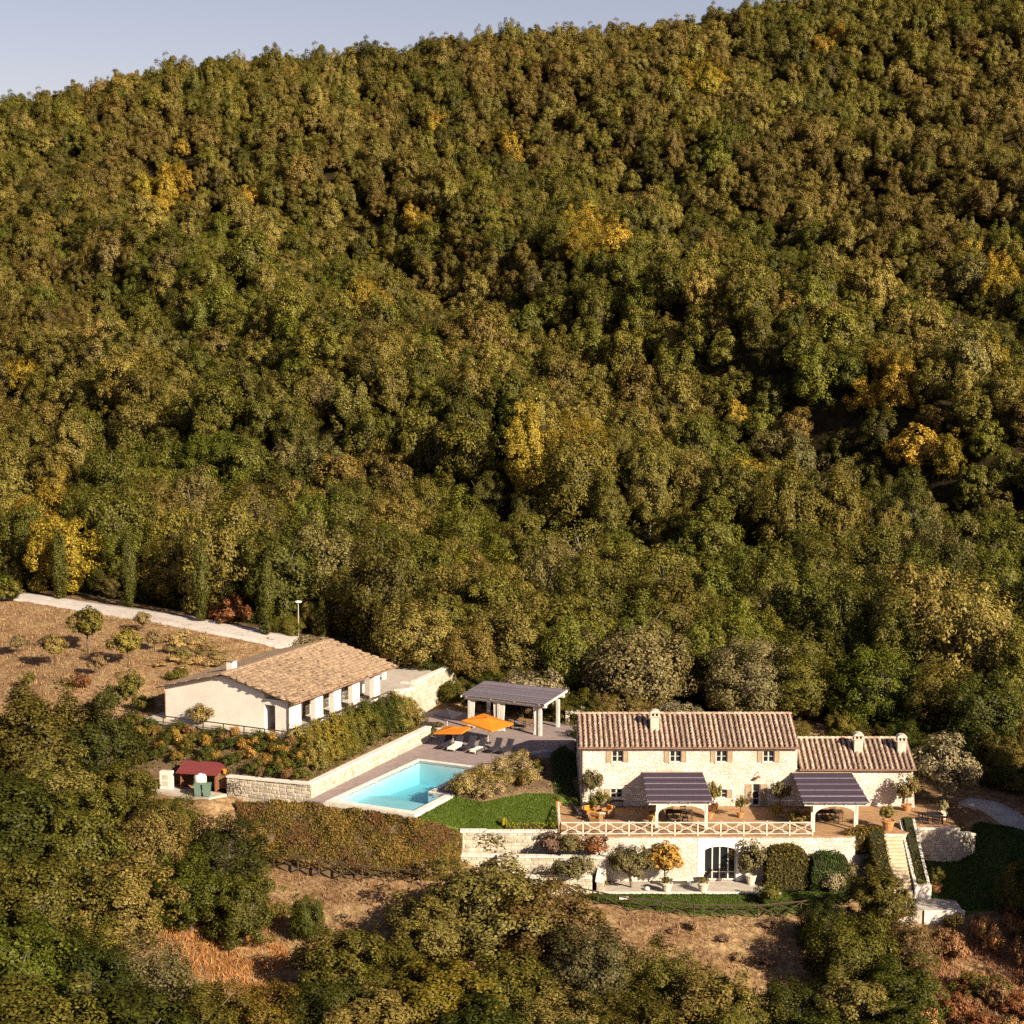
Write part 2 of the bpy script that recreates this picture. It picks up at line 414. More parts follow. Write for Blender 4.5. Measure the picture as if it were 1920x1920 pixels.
def ground():
    xs = np.r_[-5000, -2500, -1200, -600, -380, np.arange(-290, -62, 6.0), np.arange(-62, 56, 0.6), np.arange(56, 290, 6.0), 380, 600, 1200, 2500, 5000]
    ys = np.r_[-3000, -1200, -500, -200, -60, np.arange(0, 100, 8.0), np.arange(100, 206, 0.6), np.arange(206, 720, 5.0), 800, 1000, 1500, 3000, 6000]
    X, Y = np.meshgrid(xs, ys)
    Z = gz(X.ravel(), Y.ravel())
    nx, ny = len(xs), len(ys)
    small = 0.10*np.sin(X*1.7+Y*0.8)*np.sin(Y*1.3-X*0.6) + 0.06*np.sin(X*3.9+1)*np.sin(Y*4.3)
    V = np.c_[X.ravel(), Y.ravel(), Z + 0.7*small.ravel()]
    i = np.arange((nx-1)*(ny-1)); r, c = i//(nx-1), i % (nx-1)
    a = r*nx + c
    F = np.c_[a, a+1, a+nx+1, a+nx]
    me = np_mesh('ground', V, F); me.shade_smooth()
    # what covers the soil: 0 leaf litter under the wood, 1 dry grass
    bx, by = proj(V[:, 0], np.maximum(V[:, 1], 20), V[:, 2])
    edge = np.interp(bx, EDX, EDY)
    cover = sstep(-14, 14, by - edge)
    at = me.attributes.new('cover', 'FLOAT', 'POINT'); at.data.foreach_set('value', cover.astype(np.float32))
    m, nt, b = _nt('ground_cover'); b.inputs['Roughness'].default_value = 1.0; b.inputs['Specular IOR Level'].default_value = 0.05
    g = nd(nt, 'ShaderNodeNewGeometry').outputs['Position']
    av = nd(nt, 'ShaderNodeAttribute', attribute_name='cover').outputs['Fac']
    dry = ramp(nt, noise(nt, g, 0.35, 7, 0.7), [(0.3, (0.20, 0.115, 0.06)), (0.5, (0.31, 0.20, 0.11)), (0.68, (0.42, 0.30, 0.165))])
    spots = ramp(nt, noise(nt, g, 2.2, 5, 0.7), [(0.42, (0.55, 0.5, 0.42)), (0.62, (1.1, 1.1, 1.1))])
    dry = mixc(nt, 1.0, dry, spots, 'MULTIPLY')
    lit = ramp(nt, noise(nt, g, 0.6, 6), [(0.35, (0.016, 0.012, 0.006)), (0.65, (0.04, 0.03, 0.014))])
    nt.links.new(mixc(nt, av, lit, dry), b.inputs['Base Color'])
    bump(nt, b, noise(nt, g, 5, 6), 0.8, 0.1)
    o = obj('ground', me, m)
    tag(o, 'dry grassy hillside ground that runs under the wood', 'ground', kind='structure')
ground()

def ruled(name, A, B, m, mat, label, cat, lift=0.0, wob=0.05, skirt=0.6, kind='structure', n=None):
    """a sheet between two edges of the same number of points, with a skirt let into the ground"""
    def dens(E, n):
        E = np.array([tuple(p) for p in E]); d = np.arange(len(E)); t = np.linspace(0, d[-1], n)
        return np.c_[[np.interp(t, d, E[:, k]) for k in range(3)]].T
    L = sum((Vector(q)-Vector(p)).length for p, q in zip(A, A[1:]))
    n = n or max(4, int(L/0.7))
    a, b = dens(A, n), dens(B, n)
    T = np.linspace(0, 1, m)
    V = (a[None]*(1-T[:, None, None]) + b[None]*T[:, None, None])
    V[:, :, 2] += lift + wob*np.sin(V[:, :, 0]*1.9+V[:, :, 1])*np.sin(V[:, :, 1]*1.6)
    surf = V.copy()
    V = V.reshape(-1, 3)
    F = [(r*n+c, r*n+c+1, (r+1)*n+c+1, (r+1)*n+c) for r in range(m-1) for c in range(n-1)]
    ring = [c for c in range(n)] + [r*n+n-1 for r in range(1, m)] + [(m-1)*n+c for c in range(n-2, -1, -1)] + [r*n for r in range(m-2, 0, -1)]
    nb = len(V); low = V[ring].copy(); low[:, 2] -= skirt
    V = np.r_[V, low]
    k = len(ring)
    F += [(ring[i], nb+i, nb+(i+1) % k, ring[(i+1) % k]) for i in range(k)]
    me = np_mesh(name, V, np.array(F)); me.shade_smooth()
    o = obj(name, me, mat)
    tag(o, label, cat, kind=kind)
    return o, surf
def on(surf, u, v):                     # a point on such a sheet, u along the edge, v across
    m, n, _ = surf.shape
    r = min(max(v, 0), 1)*(m-1); c = min(max(u, 0), 1)*(n-1)
    i, j = min(int(r), m-2), min(int(c), n-2); fr, fc = r-i, c-j
    p = (surf[i, j]*(1-fr)*(1-fc) + surf[i+1, j]*fr*(1-fc) + surf[i, j+1]*(1-fr)*fc + surf[i+1, j+1]*fr*fc)
    return Vector(p)

def pick(surf, px, py):                 # the point of a sheet that a picture point shows
    m, n, _ = surf.shape
    r = np.linspace(0, m-1, m*3); c = np.linspace(0, n-1, n*3)
    i = np.minimum(r.astype(int), m-2); j = np.minimum(c.astype(int), n-2); fr = (r-i)[:, None, None]; fc = (c-j)[None, :, None]
    S = surf[i][:, j]*(1-fr)*(1-fc) + surf[i+1][:, j]*fr*(1-fc) + surf[i][:, j+1]*(1-fr)*fc + surf[i+1][:, j+1]*fr*fc
    S = S.reshape(-1, 3)
    bx, by = proj(S[:, 0], S[:, 1], S[:, 2])
    return Vector(S[np.argmin((bx-px)**2 + (by-py)**2)])

# gravel road along the top of the orchard field
RA = [PY(-260,1098,203), PY(-60,1118,199.5), PY(40,1128,197), PY(120,1142,193.5), PY(220,1164,189), PY(300,1185,185.5), PY(400,1209,181.5), PY(470,1226,179.5), PY(540,1240,177.5)]
RB = [PY(-260,1084,207.5), PY(-60,1103,204), PY(60,1114,201), PY(130,1122,198.5), PY(230,1136,195), PY(310,1148,192), PY(410,1171,188), PY(480,1187,185.5), PY(560,1206,183)]
for L in (RA, RB):
    for i, p in enumerate(L): L[i] = Vector((p.x, p.y, gz1(p.x, p.y) + 0.16))
road, road_s = ruled('gravel_road', RA, RB, 6, GRAVEL, 'pale gravel road running past the cypresses above the orchard', 'road', 0.02, 0.03)
PA = [P(1795,1508,-0.55), P(1840,1517,-0.55), P(1880,1533,-0.55), P(1930,1556,-0.6), P(2100,1640,-0.9)]
PB = [P(1815,1499,-0.45), P(1870,1507,-0.45), P(1910,1521,-0.45), P(1960,1543,-0.45), P(2140,1620,-0.7)]
for L in (PA, PB):
    for i, p in enumerate(L): L[i] = Vector((p.x, p.y, gz1(p.x, p.y) + 0.14))
ruled('gravel_path', PA, PB, 4, GRAVEL, 'pale gravel path curving past the dark lawn', 'path', 0.0, 0.02)
# ---------------------------------------------------------------- farmhouse
def facade(mb, x0, x1, z0, z1, holes, depth=0.28, y=0.0):
    """front wall with real openings: holes = (x0, x1, z0, z1)"""
    xs = sorted({x0, x1, *[h[0] for h in holes], *[h[1] for h in holes]})
    zs = sorted({z0, z1, *[h[2] for h in holes], *[h[3] for h in holes]})
    for i in range(len(xs)-1):
        for j in range(len(zs)-1):
            cx, cz = (xs[i]+xs[i+1])/2, (zs[j]+zs[j+1])/2
            if any(h[0] < cx < h[1] and h[2] < cz < h[3] for h in holes): continue
            mb.quad((xs[i],y,zs[j]), (xs[i+1],y,zs[j]), (xs[i+1],y,zs[j+1]), (xs[i],y,zs[j+1]))
    for a, b, c, d in holes:
        e = y + depth
        mb.quad((a,y,c), (a,e,c), (a,e,d), (a,y,d)); mb.quad((b,y,d), (b,e,d), (b,e,c), (b,y,c))
        mb.quad((a,y,d), (a,e,d), (b,e,d), (b,y,d)); mb.quad((a,e,c), (a,y,c), (b,y,c), (b,e,c))

H0 = Vector((5.4, 146.9, 0))
HW, HE, WE, HD = 17.07, 4.83, 3.08, 9.0
farm = thing('farmhouse', 'long cream stone farmhouse with tiled roofs above the terrace', 'house', H0)
def hx(px): return PY(px, 1450, 146.9).x - H0.x
def hz(py, px=1290): return PY(px, py, 146.9).z
upper = [(hx(c)-0.43, hx(c)+0.43, hz(1429), hz(1408)) for c in (1157.5, 1266, 1352.5, 1440.5)]
lower = [(hx(1145), hx(1167), hz(1496), hz(1479)), (hx(1343), hx(1363), hz(1496), hz(1480))]
door = (hx(1411.5), hx(1425), 0.02, hz(1470))
mb = MB()
facade(mb, 0, HW, -0.4, HE, upper + lower + [door])
mb.quad((HW,0,-0.4), (HW,HD,-0.4), (HW,HD,HE), (HW,HD/2,HE+1.42), (HW,0,HE))
mb.quad((0,HD,-0.4), (0,0,-0.4), (0,0,HE), (0,HD/2,HE+1.42), (0,HD,HE))
mb.quad((HW,HD,-0.4), (0,HD,-0.4), (0,HD,HE), (HW,HD,HE))
mb.build('wall', FACADE, farm)
mb = MB()
WX1, WD, WR = HW+9.15, 7.2, 1.42
mb.quad((HW,0.02,-4.2), (WX1,0.02,-4.2), (WX1,0.02,WE), (HW,0.02,WE))
mb.quad((WX1,0.02,-4.2), (WX1,WD,-4.2), (WX1,WD,WE), (WX1,WD/2,WE+WR-0.08), (WX1,0.02,WE))
mb.quad((WX1,WD,-1), (HW,WD,-1), (HW,WD,WE), (WX1,WD,WE))
mb.build('wing_wall', FACADE, farm)
# the lower corner of the wing flares out into a buttress
mb = MB()
mb.v = [(WX1-0.9,0.01,-1.2), (WX1+0.25,-0.75,-2.4), (WX1+0.25,0.5,-2.4), (WX1-0.5,0.01,1.9), (WX1+0.02,-0.06,2.0), (WX1+0.03,0.5,2.0), (WX1-0.9,-0.6,-2.4)]
mb.f = [(6,1,4,3), (1,2,5,4), (6,3,0), (3,4,5)]
mb.build('buttress', FACADE, farm)

def louvre(w, h):
    mb = MB()
    mb.box(0,0.06,0,0.05,0,h); mb.box(w-0.06,w,0,0.05,0,h); mb.box(0.06,w-0.06,0.004,0.046,0,0.07); mb.box(0.06,w-0.06,0.004,0.046,h-0.07,h)
    n = max(4, int(h/0.09))
    for i in range(n):
        z = 0.09 + (h-0.18)*i/n
        M = Matrix.Translation((0, 0.025, z+0.03)) @ Matrix.Rotation(-0.7, 4, 'X')
        mb.box(0.06, w-0.06, -0.006, 0.006, -0.045, 0.045, M)
    return mb.mesh('shutter')
def window(h, parent, ncol=2, nrow=2, shutters=(1, 1), sill=True, sw=None, y=0.0):
    a, b, c, d = h; w, hh = b-a, d-c
    mb = MB(); t = 0.055
    mb.box(a,a+t,y+0.10,y+0.17,c,d); mb.box(b-t,b,y+0.10,y+0.17,c,d); mb.box(a+t,b-t,y+0.10,y+0.17,c,c+t); mb.box(a+t,b-t,y+0.10,y+0.17,d-t,d)
    for i in range(1, ncol):
        x = a + w*i/ncol; mb.box(x-0.05,x+0.05,y+0.105,y+0.165,c+t,d-t)
    for j in range(1, nrow):
        z = c + hh*j/nrow; mb.box(a+t,b-t,y+0.115,y+0.155,z-0.018,z+0.018)
    f = mb.build('window', FRAME, parent)
    obj('pane', MB().box(a+0.02,b-0.02,y+0.13,y+0.14,c+0.02,d-0.02).mesh('pane'), GLASS, f)
    if sill: MB().box(a-0.08,b+0.08,y-0.07,y+0.1,c-0.09,c-0.002).build('sill', COPING, f)
    sw = sw or w*0.47
    me = louvre(sw, hh)
    if shutters[0]:
        s = obj('shutter', me, SHUTTER, f); s.location = (a-sw-0.04, y-0.06, c)
    if shutters[1]:
        s = obj('shutter', me, SHUTTER, f); s.location = (b+0.04, y-0.06, c)
    return f
for h in upper: window(h, farm)
window(lower[0], farm, 2, 2, (1, 0)); window(lower[1], farm, 2, 2, (0, 1))
def glazed_door(h, parent, ncol, nrow, y=0.0):
    a, b, c, d = h; mb = MB(); t = 0.06
    mb.box(a,a+t,y+0.1,y+0.18,c,d); mb.box(b-t,b,y+0.1,y+0.18,c,d); mb.box(a+t,b-t,y+0.1,y+0.18,d-t,d); mb.box(a+t,b-t,y+0.1,y+0.18,c,c+0.1)
    for i in range(1, ncol): x = a+(b-a)*i/ncol; mb.box(x-0.03,x+0.03,y+0.105,y+0.175,c+0.1,d-t)
    for j in range(1, nrow): z = c+(d-c)*j/nrow; mb.box(a+t,b-t,y+0.11,y+0.17,z-0.02,z+0.02)
    f = mb.build('door', FRAME, parent)
    obj('pane', MB().box(a+0.02,b-0.02,y+0.135,y+0.145,c+0.02,d-0.02).mesh('pane'), GLASS, f)
    return f
fd = glazed_door(door, farm, 1, 3)
me = louvre(0.52, door[3]-door[2])
for x in (door[0]-0.58, door[1]+0.06):
    s = obj('shutter', me, SHUTTER, fd); s.location = (x, -0.06, door[2])
wl = MB().bar((hx(1421),0,hz(1447)), (hx(1421),-0.35,hz(1449)), 0.04)
wl.lathe([(0.03,0.18), (0.2,0.02), (0.21,0.0)], 10, (hx(1421),-0.35,hz(1456)))
wl.build('wall_lamp', REDLAMP, farm)
dp = MB().tube([(0.14,-0.08,0.05), (0.14,-0.08,HE-0.25), (0.05,-0.3,HE-0.02)], 0.055, 7)
dp.build('downpipe', plain('pipe_copper', (0.28,0.17,0.11), (0.18,0.1,0.07), 3, 0.5), farm)

def tile_row_mesh(L, seed, r0=0.132):
    R = random.Random(seed); mb = MB(); y = 0.0; k = 0
    n = 6
    while y < L-0.05:
        t = min(0.46, L-y)
        ra, rb = r0*R.uniform(0.95,1.06), r0*R.uniform(0.80,0.88)
        dx, dz = R.uniform(-0.018,0.018), R.uniform(0.0,0.02)
        b = len(mb.v)
        for (yy, r, lift) in ((y-0.05, ra, 0.035), (y+t, rb, 0.0)):
            for i in range(n+1):
                a = PI*i/n
                mb.v.append((dx + r*math.cos(a), yy, dz + lift + 0.95*r*math.sin(a)))
        for i in range(n): mb.f.append((b+i, b+n+1+i, b+n+2+i, b+i+1))
        mb.f.append(tuple(b+i for i in range(n+1)))       # the open lower end reads as a lip
        y += t - 0.02
    return mb.mesh('tile_row')
def tiled_roof(parent, x0, x1, y0, depth, ze, rise, name='roof', pitch=0.40):
    """front slope in rows of half-round tiles, back slope plain; eave at y0-0.32"""
    ov = 0.32; yr = y0 + depth/2; zr = ze + rise; s = rise/(depth/2)
    ye, zl = y0-ov, ze - s*ov
    mb = MB(); t = 0.10
    mb.v = [(x0,ye,zl), (x1,ye,zl), (x1,yr,zr), (x0,yr,zr), (x0,yr+depth/2+ov,zl), (x1,yr+depth/2+ov,zl)]
    mb.v += [(v[0], v[1], v[2]-t) for v in mb.v[:6]]
    mb.f = [(0,1,2,3), (3,2,5,4), (6,9,8,7), (9,10,11,8), (0,6,7,1), (4,5,11,10), (0,3,9,6), (3,4,10,9), (1,7,8,2), (2,8,11,5)]
    r = mb.build(name, TILEBED, parent)
    th = math.atan(s); L = (yr-ye)/math.cos(th)
    vs_ = [tile_row_mesh(L, 40+i) for i in range(5)]
    n = int((x1-x0)/pitch)
    for i in range(n):
        o = obj('tile_row', vs_[(i*3+i//4) % 5], TILE, r)
        o.location = (x0 + (i+0.5)*(x1-x0)/n + random.uniform(-0.02,0.02), ye, zl+0.005)
        o.rotation_euler = (th + random.uniform(-0.003,0.003), 0, random.uniform(-0.004,0.004))
    mb = MB(); k = int((x1-x0)/0.42)
    for i in range(k):
        xa, xb = x0+(x1-x0)*i/k - 0.02, x0+(x1-x0)*(i+1)/k; b = len(mb.v)
        for xx, q, lf in ((xa,0.15,0.02), (xb,0.13,0.0)):
            for j in range(7):
                a = PI*j/6; mb.v.append((xx, yr+q*1.1*math.cos(a), zr+0.06+lf+q*math.sin(a)))
        for j in range(6): mb.f.append((b+j, b+j+1, b+8+j, b+7+j))
        mb.f.append(tuple(b+j for j in range(7)))
    mb.build('ridge_row', TILE, r)
    g = MB().tube([(x0,ye-0.06,zl-0.06), (x1,ye-0.06,zl-0.06)], 0.06, 6); g.build('gutter', MATS['pipe_copper'], r)
    return r, (lambda y: ze + s*(y-y0))
roofA, zA = tiled_roof(farm, -0.18, HW+0.15, 0, HD, HE+0.12, 1.42)
roofB, zB = tiled_roof(farm, HW+0.17, WX1+0.22, 0.02, WD, WE+0.12, 1.36)
roofB['label'] = 'lower tiled roof of the right wing'
def chimney(parent, x, y, zbase, ztop, w=0.68, d=0.55, round_top=False):
    c = MB().box(x-w/2, x+w/2, y-d/2, y+d/2, zbase-0.6, ztop).build('chimney', CHIM, parent)
    mb = MB(); o = 0.07
    mb.box(x-w/2-o, x+w/2+o, y-d/2-o, y+d/2+o, ztop+0.002, ztop+0.06)
    for xa in (x-w/2-0.02, x-0.06, x+w/2-0.10): mb.box(xa, xa+0.12, y-d/2, y+d/2, ztop+0.06, ztop+0.30)
    n = 6; b = len(mb.v)
    for yy in (y-d/2-o, y+d/2+o):
        for i in range(n+1):
            a = PI*i/n; mb.v.append((x-(w/2+o)*math.cos(a), yy, ztop+0.30+0.26*math.sin(a)))
    for i in range(n): mb.f.append((b+i, b+i+1, b+n+2+i, b+n+1+i))
    mb.f.append(tuple(b+i for i in reversed(range(n+1)))); mb.f.append(tuple(b+n+1+i for i in range(n+1)))
    mb.build('chimney_cap', CHIM, parent)
    MB().box(x-w/2+0.02, x+w/2-0.02, y-0.04, y+0.04, ztop+0.062, ztop+0.298).build('chimney_opening_shade', IRON, parent)  # dark plate standing in for the shade inside the cap openings
def hx2(px, y): return PY(px, 1400, 146.9+y).x - H0.x
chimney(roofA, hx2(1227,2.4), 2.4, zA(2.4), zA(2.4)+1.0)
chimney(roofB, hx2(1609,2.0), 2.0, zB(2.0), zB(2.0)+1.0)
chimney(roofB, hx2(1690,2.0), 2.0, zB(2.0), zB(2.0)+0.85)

# ---------------------------------------------------------------- terrace with its cellar front
TPOLY = [(3.5,138.6), (25.4,138.6), (26.6,139.5), (29.55,139.5), (30.75,140.6), (33.9,140.6), (33.9,147.5), (31.75,147.5), (31.75,146.88), (3.5,146.88)]
ter = thing('terrace', 'broad terracotta terrace on a stone base with an arched glass door', 'terrace', (3.5,138.6,0))
TO = Vector((3.5, 138.6, 0))
ax0, ax1 = PY(1319,1640,138.6).x-3.5, PY(1379.5,1640,138.6).x-3.5
az0, azs, azt = -3.34, PY(1340,1597,138.6).z, PY(1340,1587,138.6).z
sx0, sx1, szt = PY(1308,1600,138.6).x-3.5, PY(1391,1600,138.6).x-3.5, PY(1340,1571.5,138.6).z
mb = MB(); facade(mb, 0, 21.9, -4.4, -0.02, [(ax0-0.05, ax1+0.05, az0-0.05, azt+0.05)], 0.5)
pts = [(p[0]-3.5, p[1]-138.6) for p in TPOLY]
for i in range(1, len(pts)):
    a, b = pts[i], pts[(i+1) % len(pts)]
    mb.quad((a[0],a[1],-4.4), (b[0],b[1],-4.4), (b[0],b[1],-0.02), (a[0],a[1],-0.02))
mb.build('base_wall', FACADE, ter)
MB().prism(pts, -0.018, 0.02).build('terrace_floor', TERRA, ter)
MB().box(-0.06, 21.95, -0.07, 0.33, 0.022, 0.09).build('edge_coping', TERRA, ter)
def arc(n=12):
    c, hw, h = (ax0+ax1)/2, (ax1-ax0)/2, azt-azs
    return [(c - hw*math.cos(PI*i/n), azs + h*math.sin(PI*i/n)) for i in range(n+1)]
mb = MB(); y = -0.035
mb.quad((sx0,y,az0), (ax0,y,az0), (ax0,y,azs), (sx0,y,azs)); mb.quad((ax1,y,az0), (sx1,y,az0), (sx1,y,azs), (ax1,y,azs))
mb.quad((sx0,y,azs), (ax0,y,azs), (ax0,y,szt), (sx0,y,szt)); mb.quad((ax1,y,azs), (sx1,y,azs), (sx1,y,szt), (ax1,y,szt))
A = arc()
for (x1,z1), (x2,z2) in zip(A, A[1:]):
    mb.quad((x1,y,z1), (x2,y,z2), (x2,y,szt), (x1,y,szt)); mb.quad((x1,y,z1), (x1,0.3,z1), (x2,0.3,z2), (x2,y,z2))
mb.quad((ax0,y,az0), (ax0,0.3,az0), (ax0,0.3,azs), (ax0,y,azs)); mb.quad((ax1,y,azs), (ax1,0.3,azs), (ax1,0.3,az0), (ax1,y,az0))
mb.quad((sx0,0.0,az0), (sx0,y,az0), (sx0,y,szt), (sx0,0,szt)); mb.quad((sx1,y,az0), (sx1,0,az0), (sx1,0,szt), (sx1,y,szt)); mb.quad((sx0,y,szt), (sx1,y,szt), (sx1,0,szt), (sx0,0,szt))
mb.build('door_surround', plain('white_render', (0.80,0.76,0.69), (0.74,0.69,0.61), 1.2, 0.9), ter)
mb = MB()
for x in (ax0+0.05, ax0+(ax1-ax0)*0.27, ax0+(ax1-ax0)*0.5, ax0+(ax1-ax0)*0.76, ax1-0.05):
    z = azs + (azt-azs)*math.sqrt(max(0, 1-((x-(ax0+ax1)/2)/((ax1-ax0)/2))**2)); mb.box(x-0.045,x+0.045,0.1,0.18,az0,z)
mb.box(ax0,ax1,0.11,0.17,az0,az0+0.12); mb.box(ax0,ax1,0.115,0.165,az0+0.62,az0+0.67)
for (x1,z1), (x2,z2) in zip(A, A[1:]): mb.bar((x1,0.14,z1-0.02), (x2,0.14,z2-0.02), 0.07)
ad = mb.build('arched_door', FRAME, ter)
mb = MB(); n = len(A); mb.v = [(x,0.145,z) for x, z in A] + [(ax1,0.145,az0), (ax0,0.145,az0)]; mb.f = [tuple(reversed(range(n+2)))]
mb.build('pane', GLASS, ad)

# ---------------------------------------------------------------- railing, pergolas
rail = thing('terrace_railing', 'white wooden railing with crossed panels along the terrace edge', 'railing', (3.6,138.74,0.09))
bay, nb = 1.716, 11
post_me = MB().box(-0.045,0.045,-0.045,0.045,0,1.05).lathe([(0.03,1.05), (0.055,1.08), (0.015,1.13)], 8).mesh('post')
def rail_run(root, o, d, n):
    d = Vector(d)
    for i in range(n+1):
        p = obj('post', post_me, WHITE, root); p.location = o + d*bay*i
    for z, h in ((1.0,0.055), (0.14,0.045)):
        MB().bar(o+Vector((0,0,z)), o+d*bay*n+Vector((0,0,z)), 0.09, h).build('rail', WHITE, root)
    for i in range(n):
        a = o + d*(bay*i+0.06); b = o + d*(bay*(i+1)-0.06)
        for (z1, z2, off) in ((0.17,0.96,0.02), (0.96,0.17,-0.02)):
            k = Vector((d.y, -d.x, 0))*off
            MB().bar(a+k+Vector((0,0,z1)), b+k+Vector((0,0,z2)), 0.03, 0.042).build('brace', WHITE, root)
        c = (a+b)/2 + Vector((0,0,0.565)); w = d
        for s in (-1, 1):                                       # bowed pieces that give the panel its ring
            mb = MB()
            q = [c + w*(s*(0.62-0.30*math.cos(t))) + Vector((0,0,0.40*math.sin(t))) for t in np.linspace(-1.5,1.5,7)]
            for u, v in zip(q, q[1:]): mb.bar(u, v, 0.025, 0.034)
            mb.build('bow', WHITE, root)
rail_run(rail, Vector((0,0,0)), (1,0,0), nb)
rail_run(rail, Vector((0,0,0)), (0,1,0), 3)

def pergola(label, xw0, xw1, xf0, xf1, yf, yw, zf, zw, pl, pr, plow):
    r = thing('pergola', label, 'pergola', (pl,yf,0), 0, 'cane-roofed pergolas on the terrace')
    o = Vector((pl,yf,0)); nrow = 5
    def q(u, v, dz=0): return Vector((xf0+(xw0-xf0)*v + u*((xf1+(xw1-xf1)*v)-(xf0+(xw0-xf0)*v)), yf-0.35+(yw-yf+0.35)*v, zf+(zw-zf)*v+dz)) - o
    for i in range(nrow):
        a, b = i/nrow+0.008, (i+1)/nrow-0.008
        mb = MB(); n = 8
        for j in range(n):                                      # bundles of cane, each a low ridge
            v0, v1 = a+(b-a)*j/n, a+(b-a)*(j+0.9)/n
            z0 = 0.03*math.sin(j*2.4+i)
            mb.quad(q(0,v0,0.02), q(1,v0,0.02+z0*0.3), q(1,(v0+v1)/2,0.07+z0*0.3), q(0,(v0+v1)/2,0.07)); mb.quad(q(0,(v0+v1)/2,0.07), q(1,(v0+v1)/2,0.07+z0*0.3), q(1,v1,0.02), q(0,v1,0.02))
        mb.quad(q(0,a,-0.02), q(0,b,-0.02), q(1,b,-0.02), q(1,a,-0.02))
        mb.build('cane_mat', CANE, r)
    for i in range(nrow+1):
        MB().bar(q(-0.01,i/nrow,0.05), q(1.01,i/nrow,0.05), 0.09, 0.10).build('batten', SLAT if i < nrow else SHUTTER, r)
    for u in (0.04, 0.35, 0.65, 0.96):
        MB().bar(q(u,0.02,-0.10), q(u,1,-0.10), 0.09, 0.14).build('rafter', FRAME, r)
    zb = zf-0.24
    for x in (pl, pr):
        for yy in (yf, yf+0.9):
            z0 = plow if x == pr and plow < 0 else 0.02
            z1 = zf+(zw-zf)*((yy-yf+0.35)/(yw-yf+0.35))-0.2
            MB().box(x-o.x-0.075, x-o.x+0.075, yy-o.y-0.075, yy-o.y+0.075, z0, z1).build('post', FRAME, r)
    MB().box(xf0-o.x+0.1, xf1-o.x-0.1, -0.06, 0.06, zb-0.06, zb+0.1).build('front_beam', FRAME, r)
    c, hw = (pl+pr)/2-o.x, (pr-pl)/2-0.07; mb = MB(); n = 10
    for i in range(n):                                          # shaped arch board under the beam
        t1, t2 = PI*i/n, PI*(i+1)/n
        p = [(c-hw*math.cos(t), zb-0.80+0.70*math.sin(t)) for t in (t1, t2)]
        mb.quad((p[0][0],-0.03,p[0][1]), (p[1][0],-0.03,p[1][1]), (p[1][0],-0.03,zb-0.06), (p[0][0],-0.03,zb-0.06))
        mb.quad((p[1][0],0.03,p[1][1]), (p[0][0],0.03,p[0][1]), (p[0][0],0.03,zb-0.06), (p[1][0],0.03,zb-0.06))
        mb.quad((p[0][0],-0.03,p[0][1]), (p[0][0],0.03,p[0][1]), (p[1][0],0.03,p[1][1]), (p[1][0],-0.03,p[1][1]))
    mb.build('arch_board', FRAME, r)
    return r
pergola('cane-roofed pergola in the middle of the terrace before the farmhouse', 10.35,15.0,10.2,15.1,140.2,146.75,2.35,2.75,10.95,14.7,0)
pergola('cane-roofed pergola at the right end of the terrace by the stairs', 22.1,26.75,21.9,26.85,140.0,146.75,2.32,2.72,22.75,26.0,0)

